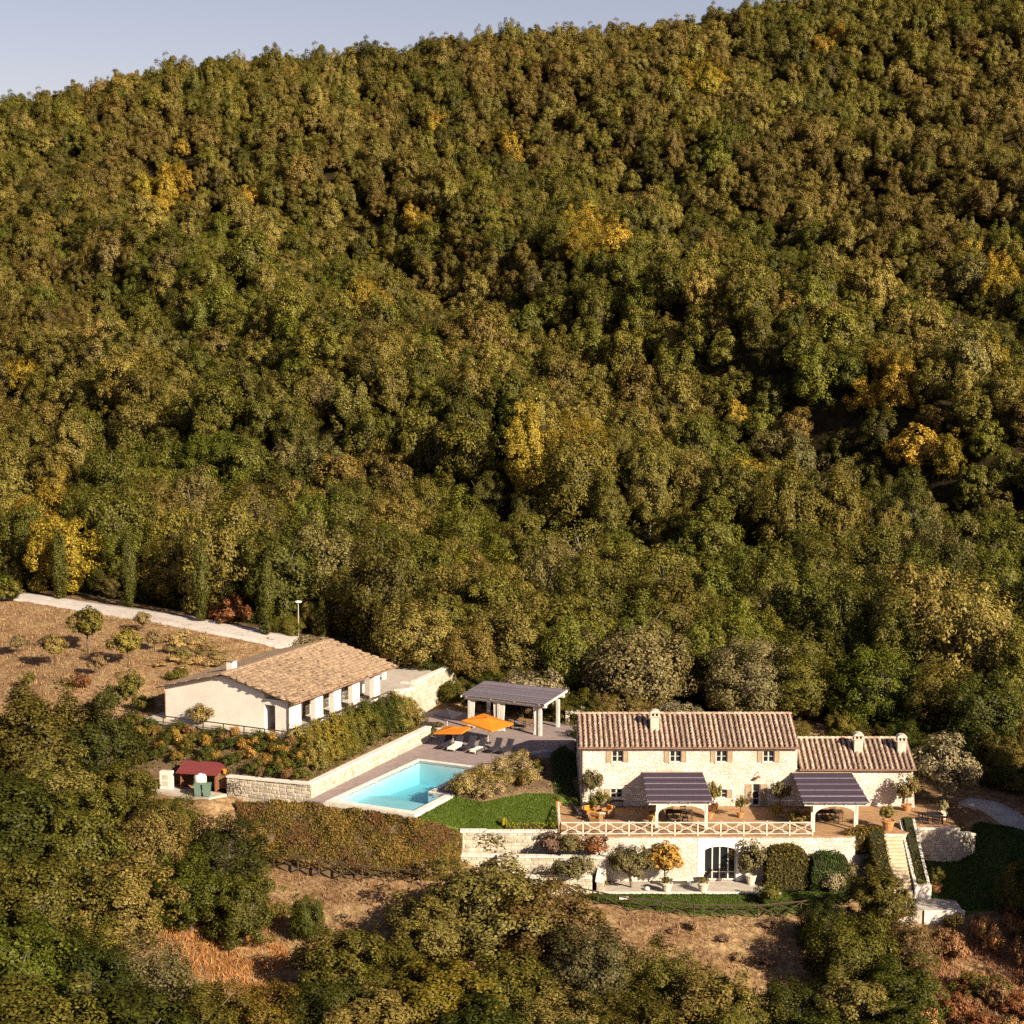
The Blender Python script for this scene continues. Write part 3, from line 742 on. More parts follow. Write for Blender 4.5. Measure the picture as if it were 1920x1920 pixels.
# ---------------------------------------------------------------- stone garden walls
def stone_meshes(n=7):
    out = []
    for i in range(n):
        R = random.Random(90+i); mb = MB()
        V = []
        for z in (0, 1):
            for (x, y) in ((0,0), (1,0), (1,1), (0,1)):
                V.append((x+R.uniform(-0.03,0.03), y, z+R.uniform(-0.05,0.05)))
        F = []
        for z in (0, 1):
            for (x, y) in ((0.10,-0.16), (0.90,-0.16)):
                V.append((x+R.uniform(-0.06,0.06), y+R.uniform(-0.08,0.05), (0.14 if z == 0 else 0.86)+R.uniform(-0.06,0.06)))
        mb.v = V
        mb.f = [(8,9,11,10), (0,1,9,8), (1,5,11,9), (5,4,10,11), (4,0,8,10), (4,5,6,7), (1,2,6,5), (3,0,4,7)]
        out.append(mb.mesh('stone'))
    return out
STONES = stone_meshes()
def stone_wall(name, label, A, B, h0, h1=None, thick=0.5, sl=0.52, sh=0.27, cope=0.10, group=None, cat='wall'):
    """wall whose face looks to the right of A->B seen from above; A, B foot points; h0, h1 heights at the ends"""
    A, B = Vector(A), Vector(B); d = B-A; L = d.length; h1 = h0 if h1 is None else h1
    root = thing(name, label, cat, A, math.atan2(d.y, d.x), group)
    dz = (B.z-A.z)
    core = MB().prism([(0,0.03), (L,0.03), (L,thick), (0,thick)], -0.6, [h0-0.01, h1+dz-0.01, h1+dz-0.01, h0-0.01])
    core.build('core', RUBBLE, root)
    R = random.Random(hash(label) % 1000 if False else len(label)*7)
    H = max(h0, h1+dz); rows = max(2, int(H/sh)); sh = H/rows
    for r in range(-1, rows):
        x = -R.uniform(0, 0.2)
        while x < L-0.06:
            w = sl*R.uniform(0.6, 1.5); xx = max(x, 0.0); ww = min(x+w, L)-xx; x += w
            if ww < 0.08: continue
            foot = dz*(xx+ww/2)/L; top = h0+(h1+dz-h0)*(xx+ww/2)/L
            z = r*sh
            if z+sh < foot-0.15 or z+sh > top+0.03: continue
            o = obj('stone', STONES[R.randrange(7)], STONE, root)
            o.location = (xx+0.012, 0.03, z+0.012); o.scale = (ww-0.024, 0.22*R.uniform(0.6,1.2), sh-0.024)
    if cope:
        x = 0.0
        while x < L-0.05:
            w = min(R.uniform(0.7,1.1), L-x); t0, t1 = h0+(h1+dz-h0)*x/L, h0+(h1+dz-h0)*(x+w)/L
            mb = MB(); mb.prism([(x+0.01,-0.07), (x+w-0.01,-0.07), (x+w-0.01,thick+0.03), (x+0.01,thick+0.03)], min(t0,t1)-0.02, [t0+cope,t1+cope,t1+cope,t0+cope])
            mb.build('coping_stone', COPING, root); x += w
    return root
stone_wall('retaining_wall', 'long pale stone wall between the pool deck and the shrub slope', pool(-1.35,0.2,2.0), pool(-2.2,20.4,2.0), 1.12)
stone_wall('retaining_wall', 'short stone wall from the pool corner towards the red-roofed shed', P(425,1484,1.75), pool(-1.36,0.15,1.95), 1.15, 1.15)
stone_wall('garden_wall', 'upper of the three stepped stone walls below the green lawn', (-3.9,139.3,-1.2), (3.45,139.3,-1.2), 1.35)
stone_wall('garden_wall', 'middle of the three stepped stone walls left of the patio', (-4.2,137.7,-2.35), (7.0,137.2,-2.35), 1.15)
stone_wall('garden_wall', 'lowest of the three stepped stone walls left of the patio', (0.6,136.2,-3.5), (5.9,136.0,-3.5), 1.15)
for i, (x, y, z, h, lab) in enumerate(((-1.9,138.9,-1.25,1.55,'stone buttress block stepping out of the upper garden wall'), (0.9,136.9,-2.4,1.35,'stone buttress block stepping out of the middle garden wall'), (3.3,135.75,-3.55,1.25,'stone buttress block stepping out of the lowest garden wall'))):
    stone_wall('wall_buttress', lab, (x-2.0,y,z), (x,y,z), h, thick=0.6)
MB()
for x, y0, y1, z in ((6.2,136.0,138.6,-3.5),):
    stone_wall('garden_wall', 'sloping pale wall closing the patio at its olive tree end', (x+0.5,y1-0.05,z), (x,y0,z), 2.3, 0.9, thick=0.5)
rw = stone_wall('garden_wall', 'tall rubble wall under the black table right of the stairs', (30.7,140.45,-2.3), (33.9,140.45,-2.3), 2.36, thick=0.14)
rw2 = stone_wall('garden_wall', 'dim rubble wall end beyond the black table', (33.92,140.5,-2.3), (35.4,141.6,-2.2), 2.0, 1.5)
# ---------------------------------------------------------------- patio, lower lawn, stairs
def struct(name, mb, mat, label, cat): return tag(mb.build(name, mat), label, cat, kind='structure')
struct('patio', MB().prism([(6.3,136.0), (19.6,136.0), (20.2,138.58), (6.6,138.58)], -4.6, -3.40), CONCRETE, 'pale paved patio before the arched door', 'patio')
struct('patio_kerb', MB().box(6.0,19.8,135.82,135.99,-4.6,-3.33), COPING, 'white kerb along the patio front', 'kerb')
l2A = [P(1062,1677,-3.6), P(1180,1702,-3.9), P(1300,1714,-4.05), P(1420,1715,-4.1), P(1500,1708,-4.0), P(1590,1690,-3.95)]
l2B = [Vector((4.6,135.78,-3.5)), Vector((8.5,135.78,-3.45)), Vector((13,135.78,-3.45)), Vector((17,135.78,-3.45)), Vector((20.5,136.2,-3.45)), Vector((25,137.0,-3.5))]
low_lawn, low_s = ruled('lower_lawn', l2A, l2B, 8, LAWN, 'strip of mown grass below the patio', 'lawn', 0, 0.03)
lgA = [pool(8.0,-0.1,1.8), P(868,1555,0.25), Vector((-0.5,139.8,0.12)), Vector((3.42,139.8,0.05))]
lgB = [pool(8.1,6.0,1.9), P(905,1504,1.7), P(985,1487,1.4), Vector((3.42,147,0.95))]
lawn, lawn_s = ruled('green_lawn', lgA, lgB, 10, LAWN, 'vivid green lawn between pool and terrace', 'lawn', 0, 0.03, 1.6)
bdA = [pool(8.0,6.1,1.93), P(905,1503.5,1.73), P(985,1486.5,1.43), Vector((3.42,147.05,0.98))]
bdB = [pool(7.15,7.6,2.02), pool(7.15,12.5,2.02), pool(7.15,18,2.02), pool(9.2,20.5,1.75)]
bed, bed_s = ruled('planting_bed', bdA, bdB, 8, SOIL, 'earth bed of pale shrubs between pool and lawn', 'bed', 0, 0.05, 1.5)
gsA = [Vector((3.44,147.05,0.99)), pool(9.2,20.5,1.76), pool(8.5,24,1.8)]
gsB = [Vector((5.38,146.9,0.12)), Vector((5.38,152,0.6)), Vector((5.38,158,1.2))]
gslope, gs_s = ruled('grass_slope', gsA, gsB, 6, LAWN, 'shaded grass slope beside the farmhouse gable', 'grass slope', 0, 0.05, 1.2)
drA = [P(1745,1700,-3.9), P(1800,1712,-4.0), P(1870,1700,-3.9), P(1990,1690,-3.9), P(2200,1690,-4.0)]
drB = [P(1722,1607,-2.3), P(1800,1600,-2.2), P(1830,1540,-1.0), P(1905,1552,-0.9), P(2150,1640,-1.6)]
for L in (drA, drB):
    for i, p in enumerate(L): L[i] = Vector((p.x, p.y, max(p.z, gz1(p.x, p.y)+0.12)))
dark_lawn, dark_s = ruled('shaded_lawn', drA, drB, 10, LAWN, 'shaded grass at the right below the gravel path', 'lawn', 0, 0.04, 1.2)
gA = [Vector((-31.5,149.2,2.5)), Vector((-22.3,145.5,2.78)), pool(-1.95,0.75,3.1), pool(-2.35,7,3.1), pool(-2.6,14,3.1), pool(-2.75,20.2,3.05)]
gB = [P(215,1352,4.9), anx(-1.6,-1.3,4.9), anx(13.0,-1.3,4.85), anx(13.3,5,4.8), anx(13.3,11,4.7), anx(13.0,17.5,4.3)]
garden, gar_s = ruled('garden_slope', gA, gB, 14, SOIL, 'earth slope of clipped shrubs below the guest house', 'garden slope', 0, 0.06, 1.0)
bkA = [P(440,1503,1.45), pool(-1.4,-0.35,1.8), pool(3,-0.35,1.8), pool(8.1,-0.35,1.8), P(868,1560,0.25)]
bkB = [P(470,1612,-1.45), P(560,1625,-1.5), P(680,1642,-1.55), P(790,1652,-1.8), P(858,1648,-1.95)]
bank, bank_s = ruled('garden_bank', bkA, bkB, 10, SOIL, 'steep earth bank under the pool front', 'bank', 0, 0.08, 1.0)

stair = thing('stone_staircase', 'straight flight of pale stone steps down from the terrace', 'stairs', (27.9,139.5,0))
NS = 18
for i in range(NS):
    z = -0.2*(i+1); y1 = -0.285*i
    MB().box(0.0,1.4,y1-0.30,y1-0.001,z-0.45,z-0.04).box(-0.02,1.42,y1-0.325,y1-0.002,z-0.039,z).build('step', PAVE, stair)
pl = thing('sloping_planter', 'pale sloping planter wall running down beside the stairs', 'planter', (29.45,141.4,0))
def slope_wall(x0, x1, mat, zo, name):
    n = 10; mb = MB()
    for i in range(n):
        ya, yb = -5.9*i/n, -5.9*(i+1)/n
        za, zb = 0.62-3.25*i/n+zo, 0.62-3.25*(i+1)/n+zo
        b = len(mb.v)
        mb.v += [(x0,yb,-4.4), (x1,yb,-4.4), (x1,ya,-4.4), (x0,ya,-4.4), (x0,yb,zb), (x1,yb,zb), (x1,ya,za), (x0,ya,za)]
        mb.f += [tuple(b+k for k in q) for q in ((4,5,6,7), (1,2,6,5), (3,0,4,7))]
        if i == n-1: mb.f.append((b, b+1, b+5, b+4))
    return mb.build(name, mat, pl)
slope_wall(0.02, 0.24, WHITE, 0, 'side_wall'); slope_wall(0.98, 1.2, WHITE, 0, 'side_wall'); slope_wall(0.24, 0.98, SOIL, -0.12, 'soil')
MB().box(0.0,1.22,-6.25,-5.902,-4.4,-2.58).build('end_block', STUCCO, pl)
struct('landing', MB().prism([(27.3,132.6), (32.4,132.6), (32.4,135.1), (30.7,135.6), (27.3,134.3)], -5.2, -3.62), CONCRETE, 'pale stone landing at the foot of the stairs', 'landing')
struct('landing_edge', MB().box(29.6,32.5,132.45,132.59,-5.0,-3.56), COPING, 'white edge stone of the stair landing', 'kerb')

def cross_fence(label, pts, h=0.95, span=2.0):
    pts = [Vector(p) for p in pts]
    r = thing('rustic_fence', label, 'fence', pts[0]); o = pts[0]
    for p, q in zip(pts, pts[1:]):
        n = max(1, round((q-p).length/span))
        for i in range(n):
            a, b = p+(q-p)*i/n-o, p+(q-p)*(i+1)/n-o
            MB().tube([a+Vector((0,0,-0.2)), a+Vector((random.uniform(-.03,.03),0,h+0.05))], 0.06, 6).build('post', WOOD, r)
            MB().tube([a+Vector((0,0,h)), b+Vector((0,0,h))], 0.055, 6).build('rail', WOOD, r)
            MB().tube([a+Vector((0,0,0.05)), b+Vector((0,0,h-0.08))], 0.042, 5).build('brace', WOOD, r)
            MB().tube([a+Vector((0,-0.07,h-0.08)), b+Vector((0,-0.07,0.05))], 0.042, 5).build('brace', WOOD, r)
    MB().tube([pts[-1]-o+Vector((0,0,-0.2)), pts[-1]-o+Vector((0,0,h+0.05))], 0.06, 6).build('post', WOOD, r)
    return r
def onground(L, dz=0.0): return [Vector((p.x, p.y, gz1(p.x, p.y)+dz)) for p in L]
cross_fence('dark rustic fence of crossed poles below the lower lawn', [p+Vector((0,-0.3,-0.15)) for p in l2A])
cross_fence('dark rustic fence of crossed poles at the foot of the ivy bank', [p+Vector((0,-0.5,-0.05)) for p in bkB[:4]])

# ---------------------------------------------------------------- pool and its deck
PZ = 2.0
def plain2(pts): return [tuple(pool(a, b))[:2] for a, b in pts]
mb = MB()
mb.prism(plain2([(-1.4,-0.3), (-0.01,-0.3), (-0.01,14.31), (-2.05,14.31)]), -2.0, PZ)
mb.prism(plain2([(6.02,6.25), (7.85,6.25), (7.1,7.8), (7.1,14.31), (6.02,14.31)]), -2.0, PZ)
mb.prism(plain2([(-2.05,14.312), (7.1,14.312), (7.1,19), (8.8,20.8), (8.8,31), (-7.5,31), (-7.5,24.3), (-2.3,20.6)]), -2.0, PZ)
struct('pool_deck', mb, DECK, 'grey stone deck round the pool', 'deck')
pl_ = thing('swimming_pool', 'bright turquoise stepped-outline swimming pool with pale coping', 'swimming pool', POOL_O, ROT)
for x0, x1, y0, y1 in ((0,7.8,0,0.7), (0,0.3,0.702,14.3), (0.302,6.0,13.95,14.3), (5.65,6.0,5.85,13.948), (6.002,7.8,5.85,6.2), (7.25,7.8,0.702,5.848)):
    MB().box(x0,x1,y0,y1,PZ-0.25,PZ+0.04).build('coping', COPING, pl_)
IN = [(0.3,0.7), (7.25,0.7), (7.25,5.85), (5.65,5.85), (5.65,13.95), (0.3,13.95)]
mb = MB(); fl = [0.95,0.95,0.95,0.95,0.2,0.2]
for i in range(6):
    a, b = IN[i], IN[(i+1) % 6]
    mb.quad((b[0],b[1],-0.2), (a[0],a[1],-0.2), (a[0],a[1],PZ-0.02), (b[0],b[1],PZ-0.02))
mb.quad((0.3,0.7,1.0), (7.25,0.7,1.0), (7.25,5.85,1.0), (0.3,5.85,1.0)); mb.quad((0.3,5.85,1.0), (5.65,5.85,1.0), (5.65,9.0,0.3), (0.3,9.0,0.3)); mb.quad((0.3,9.0,0.3), (5.65,9.0,0.3), (5.65,13.95,0.0), (0.3,13.95,0.0))
mb.box(6.4,7.25,0.7,5.85,1.0,1.45); mb.box(0.32,6.4,0.7,1.25,1.0,1.45)
mb.build('basin', POOLTILE, pl_)
mb = MB()
for i in range(6):
    a, b = [(0.01,0.01), (7.79,0.01), (7.79,6.19), (5.99,6.19), (5.99,14.29), (0.01,14.29)][i], [(0.01,0.01), (7.79,0.01), (7.79,6.19), (5.99,6.19), (5.99,14.29), (0.01,14.29)][(i+1) % 6]
    mb.quad((a[0],a[1],-2), (b[0],b[1],-2), (b[0],b[1],PZ-0.25), (a[0],a[1],PZ-0.25))
mb.build('outer_wall', STUCCO, pl_)
MB().prism([(0.296,0.696), (7.254,0.696), (7.254,5.854), (5.654,5.854), (5.654,13.954), (0.296,13.954)], -0.5, PZ-0.06).build('water', WATER, pl_)

def lounger_proto():
    r = thing('sun_lounger', 'dark sun lounger', 'sun lounger')
    mb = MB().box(-0.36,-0.30,-0.95,0.55,0.24,0.30).box(0.30,0.36,-0.95,0.55,0.24,0.30).box(-0.298,0.298,-0.95,-0.89,0.24,0.30).box(-0.298,0.298,0.49,0.55,0.24,0.30)
    mb.build('frame', IRON, r)
    for x in (-0.33,0.33):
        for y in (-0.85,0.45): MB().box(x-0.03,x+0.03,y-0.03,y+0.03,0,0.238).build('leg', IRON, r)
    M = Matrix.Translation((0,0.42,0.33)) @ Matrix.Rotation(0.95, 4, 'X')
    MB().box(-0.31,0.31,-0.92,0.42,0.302,0.37).build('seat_pad', DARKCLOTH, r, bevel=0.02)
    MB().box(-0.31,0.31,0,0.82,-0.035,0.035,M).build('backrest', DARKCLOTH, r, bevel=0.02)
    return r
lp = lounger_proto()
LG = 'sun loungers set out behind the pool'
ls = [(0.2,18.6,0.10,0), (1.25,18.5,0.05,1), (2.25,18.9,0.0,0), (3.35,18.6,-0.05,1), (4.5,19.3,-0.05,0), (5.5,19.4,-0.1,0)]
lab = ['dark sun lounger nearest the long stone wall', 'dark sun lounger under the larger white towel', 'bare dark sun lounger between the two towelled ones', 'dark sun lounger under the smaller white towel', 'dark sun lounger second from the planting bed', 'dark sun lounger closest to the planting bed']
for i, (a, b, rz, tw) in enumerate(ls):
    p = pool(a, b, PZ)
    if i == 0: lp.location = p; lp.rotation_euler = (0,0,ROT+rz); lp['label'] = lab[0]; lp['group'] = LG
    else: dup(lp, p, ROT+rz, label=lab[i], group=LG)
    if tw:
        t = thing('towel', ('larger' if i == 1 else 'smaller')+' white towel draped over a sun lounger', 'towel', p, ROT+rz)
        mb = MB(); w = 0.31 if i == 1 else 0.25
        path = [(-0.97,0.20), (-0.95,0.385), (-0.4,0.392), (0.1,0.40), (0.36,0.41), (0.50,0.56), (0.66,0.80), (0.78,0.98)][:6 if i == 1 else 5]
        for (y1,z1), (y2,z2) in zip(path, path[1:]):
            mb.quad((-w,y1,z1), (w,y1,z1), (w,y2,z2), (-w,y2,z2)); mb.quad((w,y1,z1), (w+0.06,y1,z1-0.14), (w+0.06,y2,z2-0.14), (w,y2,z2)); mb.quad((-w-0.06,y1,z1-0.14), (-w,y1,z1), (-w,y2,z2), (-w-0.06,y2,z2-0.14))
        mb.build('towel_cloth', TOWEL, t)
def parasol(label, p, rz, half, ztop, drop, mat, tilt=0.0, ribs=4, sag=0.12):
    r = thing('parasol', label, 'parasol', p, rz)
    MB().lathe([(0.28,0), (0.28,0.08), (0.06,0.12)], 12).build('base', IRON, r)
    MB().tube([(0,0,0.1), (0,0,ztop)], 0.03, 8).build('pole', WHITE, r)
    mb = MB(); M = Matrix.Translation((0,0,ztop)) @ Matrix.Rotation(tilt, 4, 'Y'); n = 8
    ring = []
    for i in range(16):
        a = 2*PI*i/16 + PI/4
        k = half*(1/max(abs(math.cos(a-PI/4+PI/4)), abs(math.sin(a)))) if ribs == 4 else half
        ring.append(Vector((k*math.cos(a), k*math.sin(a), -drop - (sag if i % 4 else 0.0)*0 )))
    top = M @ Vector((0,0,0.0))
    for i in range(16):
        a, b = ring[i], ring[(i+1) % 16]
        am, bm = a*0.5+Vector((0,0,-0.04)), b*0.5+Vector((0,0,-0.04))
        mb.quad(top, M@am, M@bm); mb.quad(M@am, M@a, M@b, M@bm); mb.quad(M@a, M@(a+Vector((0,0,-0.14))), M@(b+Vector((0,0,-0.14))), M@b)
    mb.build('canopy', mat, r)
    for i in range(4):
        a = ring[i*4]; MB().bar(M@Vector((0,0,-0.06)), M@(a+Vector((0,0,-0.05))), 0.025).build('rib', WHITE, r)
    return r
parasol('low orange parasol standing behind the towelled loungers', pool(0.6,19.2,PZ), ROT+0.1, 1.25, 1.75, 0.25, ORANGE, -0.08)
parasol('wide orange parasol in front of the pool pavilion', pool(2.7,21.6,PZ), ROT-0.15, 1.6, 2.2, 0.35, ORANGE, 0.14)
parasol('small dark parasol left of the orange ones by the stone wall', pool(-2.7,24.2,PZ), ROT, 0.95, 1.9, 0.45, DARKCLOTH, 0.0)

# ---------------------------------------------------------------- pool pavilion
pv = thing('pool_pavilion', 'white pavilion with curtains and a grey slatted roof behind the pool', 'pavilion', pool(-1.4,26.0,PZ), ROT)
PW, PD = 7.0, 3.6
for x, y in ((0,0), (2.9,0), (PW-0.1,0), (0,PD), (PW-0.1,PD)):
    MB().box(x-0.13,x+0.13,y-0.13,y+0.13,0.0,2.5).build('post', WHITE, pv)
MB().box(-0.5,PW+0.5,-0.12,0.12,2.502,2.82).build('front_beam', WHITE, pv)
MB().box(-0.5,PW+0.5,PD-0.12,PD+0.12,2.702,3.0).build('back_beam', WHITE, pv)
for x in (-0.1, 2.3, 4.6, PW): MB().bar((x,-0.45,2.86), (x,PD+0.5,3.2), 0.10, 0.12).build('rafter', WHITE, pv)
MB().bar((PW+0.55,-0.55,2.83), (PW+0.55,PD+0.55,3.2), 0.06, 0.18).build('side_board', WHITE, pv)
MB().bar((-0.6,-0.55,2.83), (-0.6,PD+0.55,3.2), 0.06, 0.18).build('side_board', WHITE, pv)
for i in range(26):
    t = (i+0.5)/26; y = -0.5+(PD+1.0)*t; z = 2.94+0.36*t
    MB().box(-0.6,PW+0.55,y-0.075,y+0.065,z-0.02,z+0.03+0.02*(i % 3)).build('slat', SLAT, pv)
def curtain(x, y, w):
    mb = MB(); n = 12; top = 2.49
    P1 = [(x+w*(i/n-0.5), y+0.05*math.sin(i*2.1)) for i in range(n+1)]
    P2 = [(x+w*0.55*(i/n-0.5), y+0.04*math.sin(i*2.1)) for i in range(n+1)]
    for i in range(n):
        mb.quad((*P2[i],0.85), (*P2[i+1],0.85), (*P1[i+1],top), (*P1[i],top)); mb.quad((*P1[i],0.04), (*P1[i+1],0.04), (*P2[i+1],0.85), (*P2[i],0.85))
    mb.build('curtain', TOWEL, pv)
for x, w in ((0.3,0.45), (2.55,0.5), (3.25,0.5), (PW-0.5,0.6), (5.2,0.5)): curtain(x, -0.02 if x < 5 or x > 6 else PD-0.3, w)
def table(label, p, rz, w, d, h, top, leg, group=None, name='table'):
    r = thing(name, label, 'table', p, rz, group)
    MB().box(-w/2,w/2,-d/2,d/2,h-0.05,h).build('tabletop', top, r, bevel=0.01)
    for x in (-w/2+0.08,w/2-0.08):
        for y in (-d/2+0.08,d/2-0.08): MB().box(x-0.03,x+0.03,y-0.03,y+0.03,0,h-0.052).build('leg', leg, r)
    return r
def chair_proto(mat, pad=None):
    r = thing('chair', 'chair', 'chair')
    MB().box(-0.22,0.22,-0.22,0.22,0.42,0.46).build('seat', pad or mat, r)
    for x in (-0.2,0.2):
        MB().box(x-0.02,x+0.02,-0.21,-0.17,0,0.418).build('leg', mat, r); MB().box(x-0.02,x+0.02,0.18,0.22,0,0.9).build('leg', mat, r)
    mb = MB(); mb.box(-0.178,0.178,0.185,0.215,0.82,0.9); mb.box(-0.178,0.178,0.19,0.21,0.6,0.66)
    for x in (-0.1,0,0.1): mb.box(x-0.012,x+0.012,0.192,0.208,0.66,0.82)
    mb.build('backrest', mat, r)
    return r
cp_wood = chair_proto(WICKER); cp_iron = chair_proto(IRON)
_used = set()
def chair(proto, p, rz, label, group):
    if proto.name not in _used:
        _used.add(proto.name); proto.location = p; proto.rotation_euler = (0,0,rz); proto['label'] = label; proto['group'] = group; return proto
    return dup(proto, p, rz, label=label, group=group)
table('wooden dining table inside the pool pavilion', pool(3.0,27.9,PZ), ROT, 2.4, 0.95, 0.75, WICKER, WICKER)
for i, (a, b, rz) in enumerate(((2.2,27.1,PI), (3.6,27.1,PI), (2.2,28.7,0), (3.6,28.7,0))):
    chair(cp_wood, pool(a,b,PZ), ROT+rz, ('left front','right front','left back','right back')[i]+' brown chair at the table inside the pool pavilion', 'chairs in the pool pavilion')

# steps down beside the house
st = thing('garden_steps', 'grey stone garden steps leading down to the farmhouse gable', 'steps', pool(8.6,20.5,1.9), 0)
o_ = pool(8.6,20.5,1.9)
A_, B_ = pool(7.9,20.9,1.98), Vector((5.2,153.6,0.75))
for i in range(9):
    c = A_ + (B_-A_)*(i/8.0) - o_; M = Matrix.Translation(c) @ Matrix.Rotation(-0.9+random.uniform(-.1,.1), 4, 'Z')
    MB().box(-0.34,0.34,-0.75,0.75,-0.25,0.06,M).build('step', CONCRETE, st)
ov = thing('garden_oven', 'small white masonry oven with a dark mouth behind the farmhouse gable', 'oven', P(1078,1362,1.6))
mb = MB(); mb.box(-0.85,-0.5,-0.4,0.7,0,1.2); mb.box(0.5,0.85,-0.4,0.7,0,1.2); mb.box(-0.85,0.85,-0.4,0.7,1.202,1.5); mb.box(-0.498,0.498,-0.4,0.7,0,0.35); mb.box(-0.498,0.498,0.5,0.7,0.352,1.2)
mb.build('masonry', WHITE, ov); MB().box(0.55,0.95,-0.1,0.4,1.502,1.8).build('flue', WHITE, ov)

# ---------------------------------------------------------------- guest house
AZ = 5.0
struct('guest_house_platform', MB().prism([tuple(anx(a,b))[:2] for a, b in ((-1.6,-1.25), (13.1,-1.25), (13.1,16.4), (11.8,20.9), (11.4,28.7), (2,28.7), (2,17), (-1.6,17))], 1.0, AZ), CONCRETE, 'pale paved platform under the guest house', 'platform')
gh = thing('guest_house', 'low cream guest house with a stone slab roof and portico', 'house', anx(0,0,AZ), ROT)
GW, GL, ge, gr = 12.2, 15.6, 2.65, 4.4
rs = (gr-ge)/6.8
def rz_(a): return gr - abs(a-6.1)*rs
mb = MB()
mb.quad((0,0,0), (9.9,0,0), (9.9,0,rz_(9.9)-0.1), (6.1,0,rz_(6.1)-0.1), (0,0,rz_(0)-0.1))
mb.quad((9.9,0,0), (9.9,GL,0), (9.9,GL,rz_(9.9)-0.1), (9.9,0,rz_(9.9)-0.1))
mb.quad((0,GL,0), (0,0,0), (0,0,rz_(0)-0.1), (0,GL,rz_(0)-0.1))
mb.quad((9.9,GL,0), (0,GL,0), (0,GL,rz_(0)-0.1), (6.1,GL,rz_(6.1)-0.1), (9.9,GL,rz_(9.9)-0.1))
mb.build('wall', STUCCO, gh)
MB().box(9.902,12.2,0.0,0.28,2.22,rz_(12.2)-0.12).build('portico_lintel', STUCCO, gh)
for y0, y1 in ((0.0,1.9), (4.0,5.2), (6.9,8.0), (9.9,11.0), (13.4,14.4)):
    MB().box(11.75 if y0 > 0 else 10.95, 12.2, y0+0.002, y1, 0, rz_(12.2)-0.12).build('pillar', STUCCO, gh)
for y in (3.0, 6.2, 9.2, 12.4):
    MB().box(9.86,9.9,y-0.55,y+0.55,0.02,2.15).build('door', WOOD, gh)
dpp = MB().tube([(12.32,-0.08,0.02), (12.32,-0.08,2.3), (12.5,-0.1,2.5)], 0.045, 7); dpp.build('downpipe', MATS['pipe_copper'], gh)
dpp = MB().tube([(0.1,-0.08,0.02), (0.1,-0.08,2.3)], 0.045, 7); dpp.build('downpipe', MATS['pipe_copper'], gh)
mb = MB(); y0, y1 = -0.35, GL+0.6; t = 0.12
mb.v = [(-0.7,y0,rz_(-0.7)), (6.1,y0,gr), (12.9,y0,rz_(12.9)), (-0.7,y1,rz_(-0.7)), (6.1,y1,gr), (12.9,y1,rz_(12.9))]
mb.v += [(v[0],v[1],v[2]-t) for v in mb.v[:6]]
mb.f = [(1,0,3,4), (2,1,4,5), (6,7,10,9), (7,8,11,10), (0,1,7,6), (1,2,8,7), (3,9,10,4), (4,10,11,5), (0,6,9,3), (2,5,11,8)]
gro = mb.build('roof', SLABBED, gh)
gut = MB().tube([(12.97,y0,rz_(12.9)-0.05), (12.97,y1,rz_(12.9)-0.05)], 0.06, 6); gut.build('gutter', MATS['pipe_copper'], gro)
slab_me = []
for k in range(8):
    R = random.Random(k+5); n = 6; mb = MB(); V = []
    cs = [(-0.5,-0.5), (0.0,-0.56), (0.5,-0.5), (0.5,0.5), (0,0.5), (-0.5,0.5)]
    cs = [(x+R.uniform(-.09,.09), y+R.uniform(-.09,.09)) for x, y in cs]
    mb.v = [(x*0.97,y*0.97,1) for x, y in cs] + [(x,y,0) for x, y in cs]
    mb.f = [tuple(range(6))] + [(i+6, (i+1)%6+6, (i+1)%6, i) for i in range(6)]
    slab_me.append(mb.mesh('roof_slab'))
tilt = math.atan(rs); NR, NC = 17, 30
far_slabs = MB(); n_slab = 0
for j in range(NC):
    for i in range(NR):
        s = (i+0.5)/NR; a = 12.9 - s*6.8; y = y0 + (y1-y0)*(j+0.5+(0.25 if i % 2 else -0.25)+random.uniform(-.15,.15))/NC
        lo = (a, y, rz_(a)+0.012+random.uniform(0,0.03)); sc_ = (0.46*random.uniform(0.8,1.2), (y1-y0)/NC*random.uniform(0.65,1.1), random.uniform(0.04,0.11)); ro = (random.uniform(-.09,.09), tilt-0.10+random.uniform(-.09,.09), random.uniform(-.3,.3))
        me = slab_me[random.randrange(8)]
        if n_slab < 295:
            o = obj('roof_slab', me, SLAB, gro); o.location, o.scale, o.rotation_euler = lo, sc_, ro; n_slab += 1
        else:
            M = Matrix.Translation(lo) @ Matrix.Rotation(ro[1], 4, 'Y') @ Matrix.Rotation(ro[2], 4, 'Z') @ Matrix.Diagonal((*sc_, 1)); b_ = len(far_slabs.v)
            far_slabs.v += [tuple(M @ v.co) for v in me.vertices]; far_slabs.f += [tuple(b_+k for k in p.vertices) for p in me.polygons]
fs = far_slabs.build('far_slabs', SLAB, gro); fs['kind'] = 'stuff'
mb = MB()
for i in range(11):
    for j in range(30):
        a = -0.7+(i+0.5)/11*6.8; y = y0+(y1-y0)*(j+0.5+(i % 2)*0.4)/30
        M = Matrix.Translation((a,y,rz_(a)+0.03)) @ Matrix.Rotation(-tilt+0.05+random.uniform(-.03,.03), 4, 'Y') @ Matrix.Rotation(random.uniform(-.15,.15), 4, 'Z')
        mb.box(-0.36,0.36,-0.25,0.25,-0.03,0.03,M)
bs = mb.build('shaded_slabs', SLAB, gro); bs['kind'] = 'stuff'
mb = MB()
for j in range(30):
    y = y0+(y1-y0)*(j+0.5)/30; M = Matrix.Translation((6.1,y,gr+0.05)) @ Matrix.Rotation(random.uniform(-.05,.05), 4, 'X')
    mb.box(-0.2,0.2,-0.27,0.27,-0.04,0.05,M)
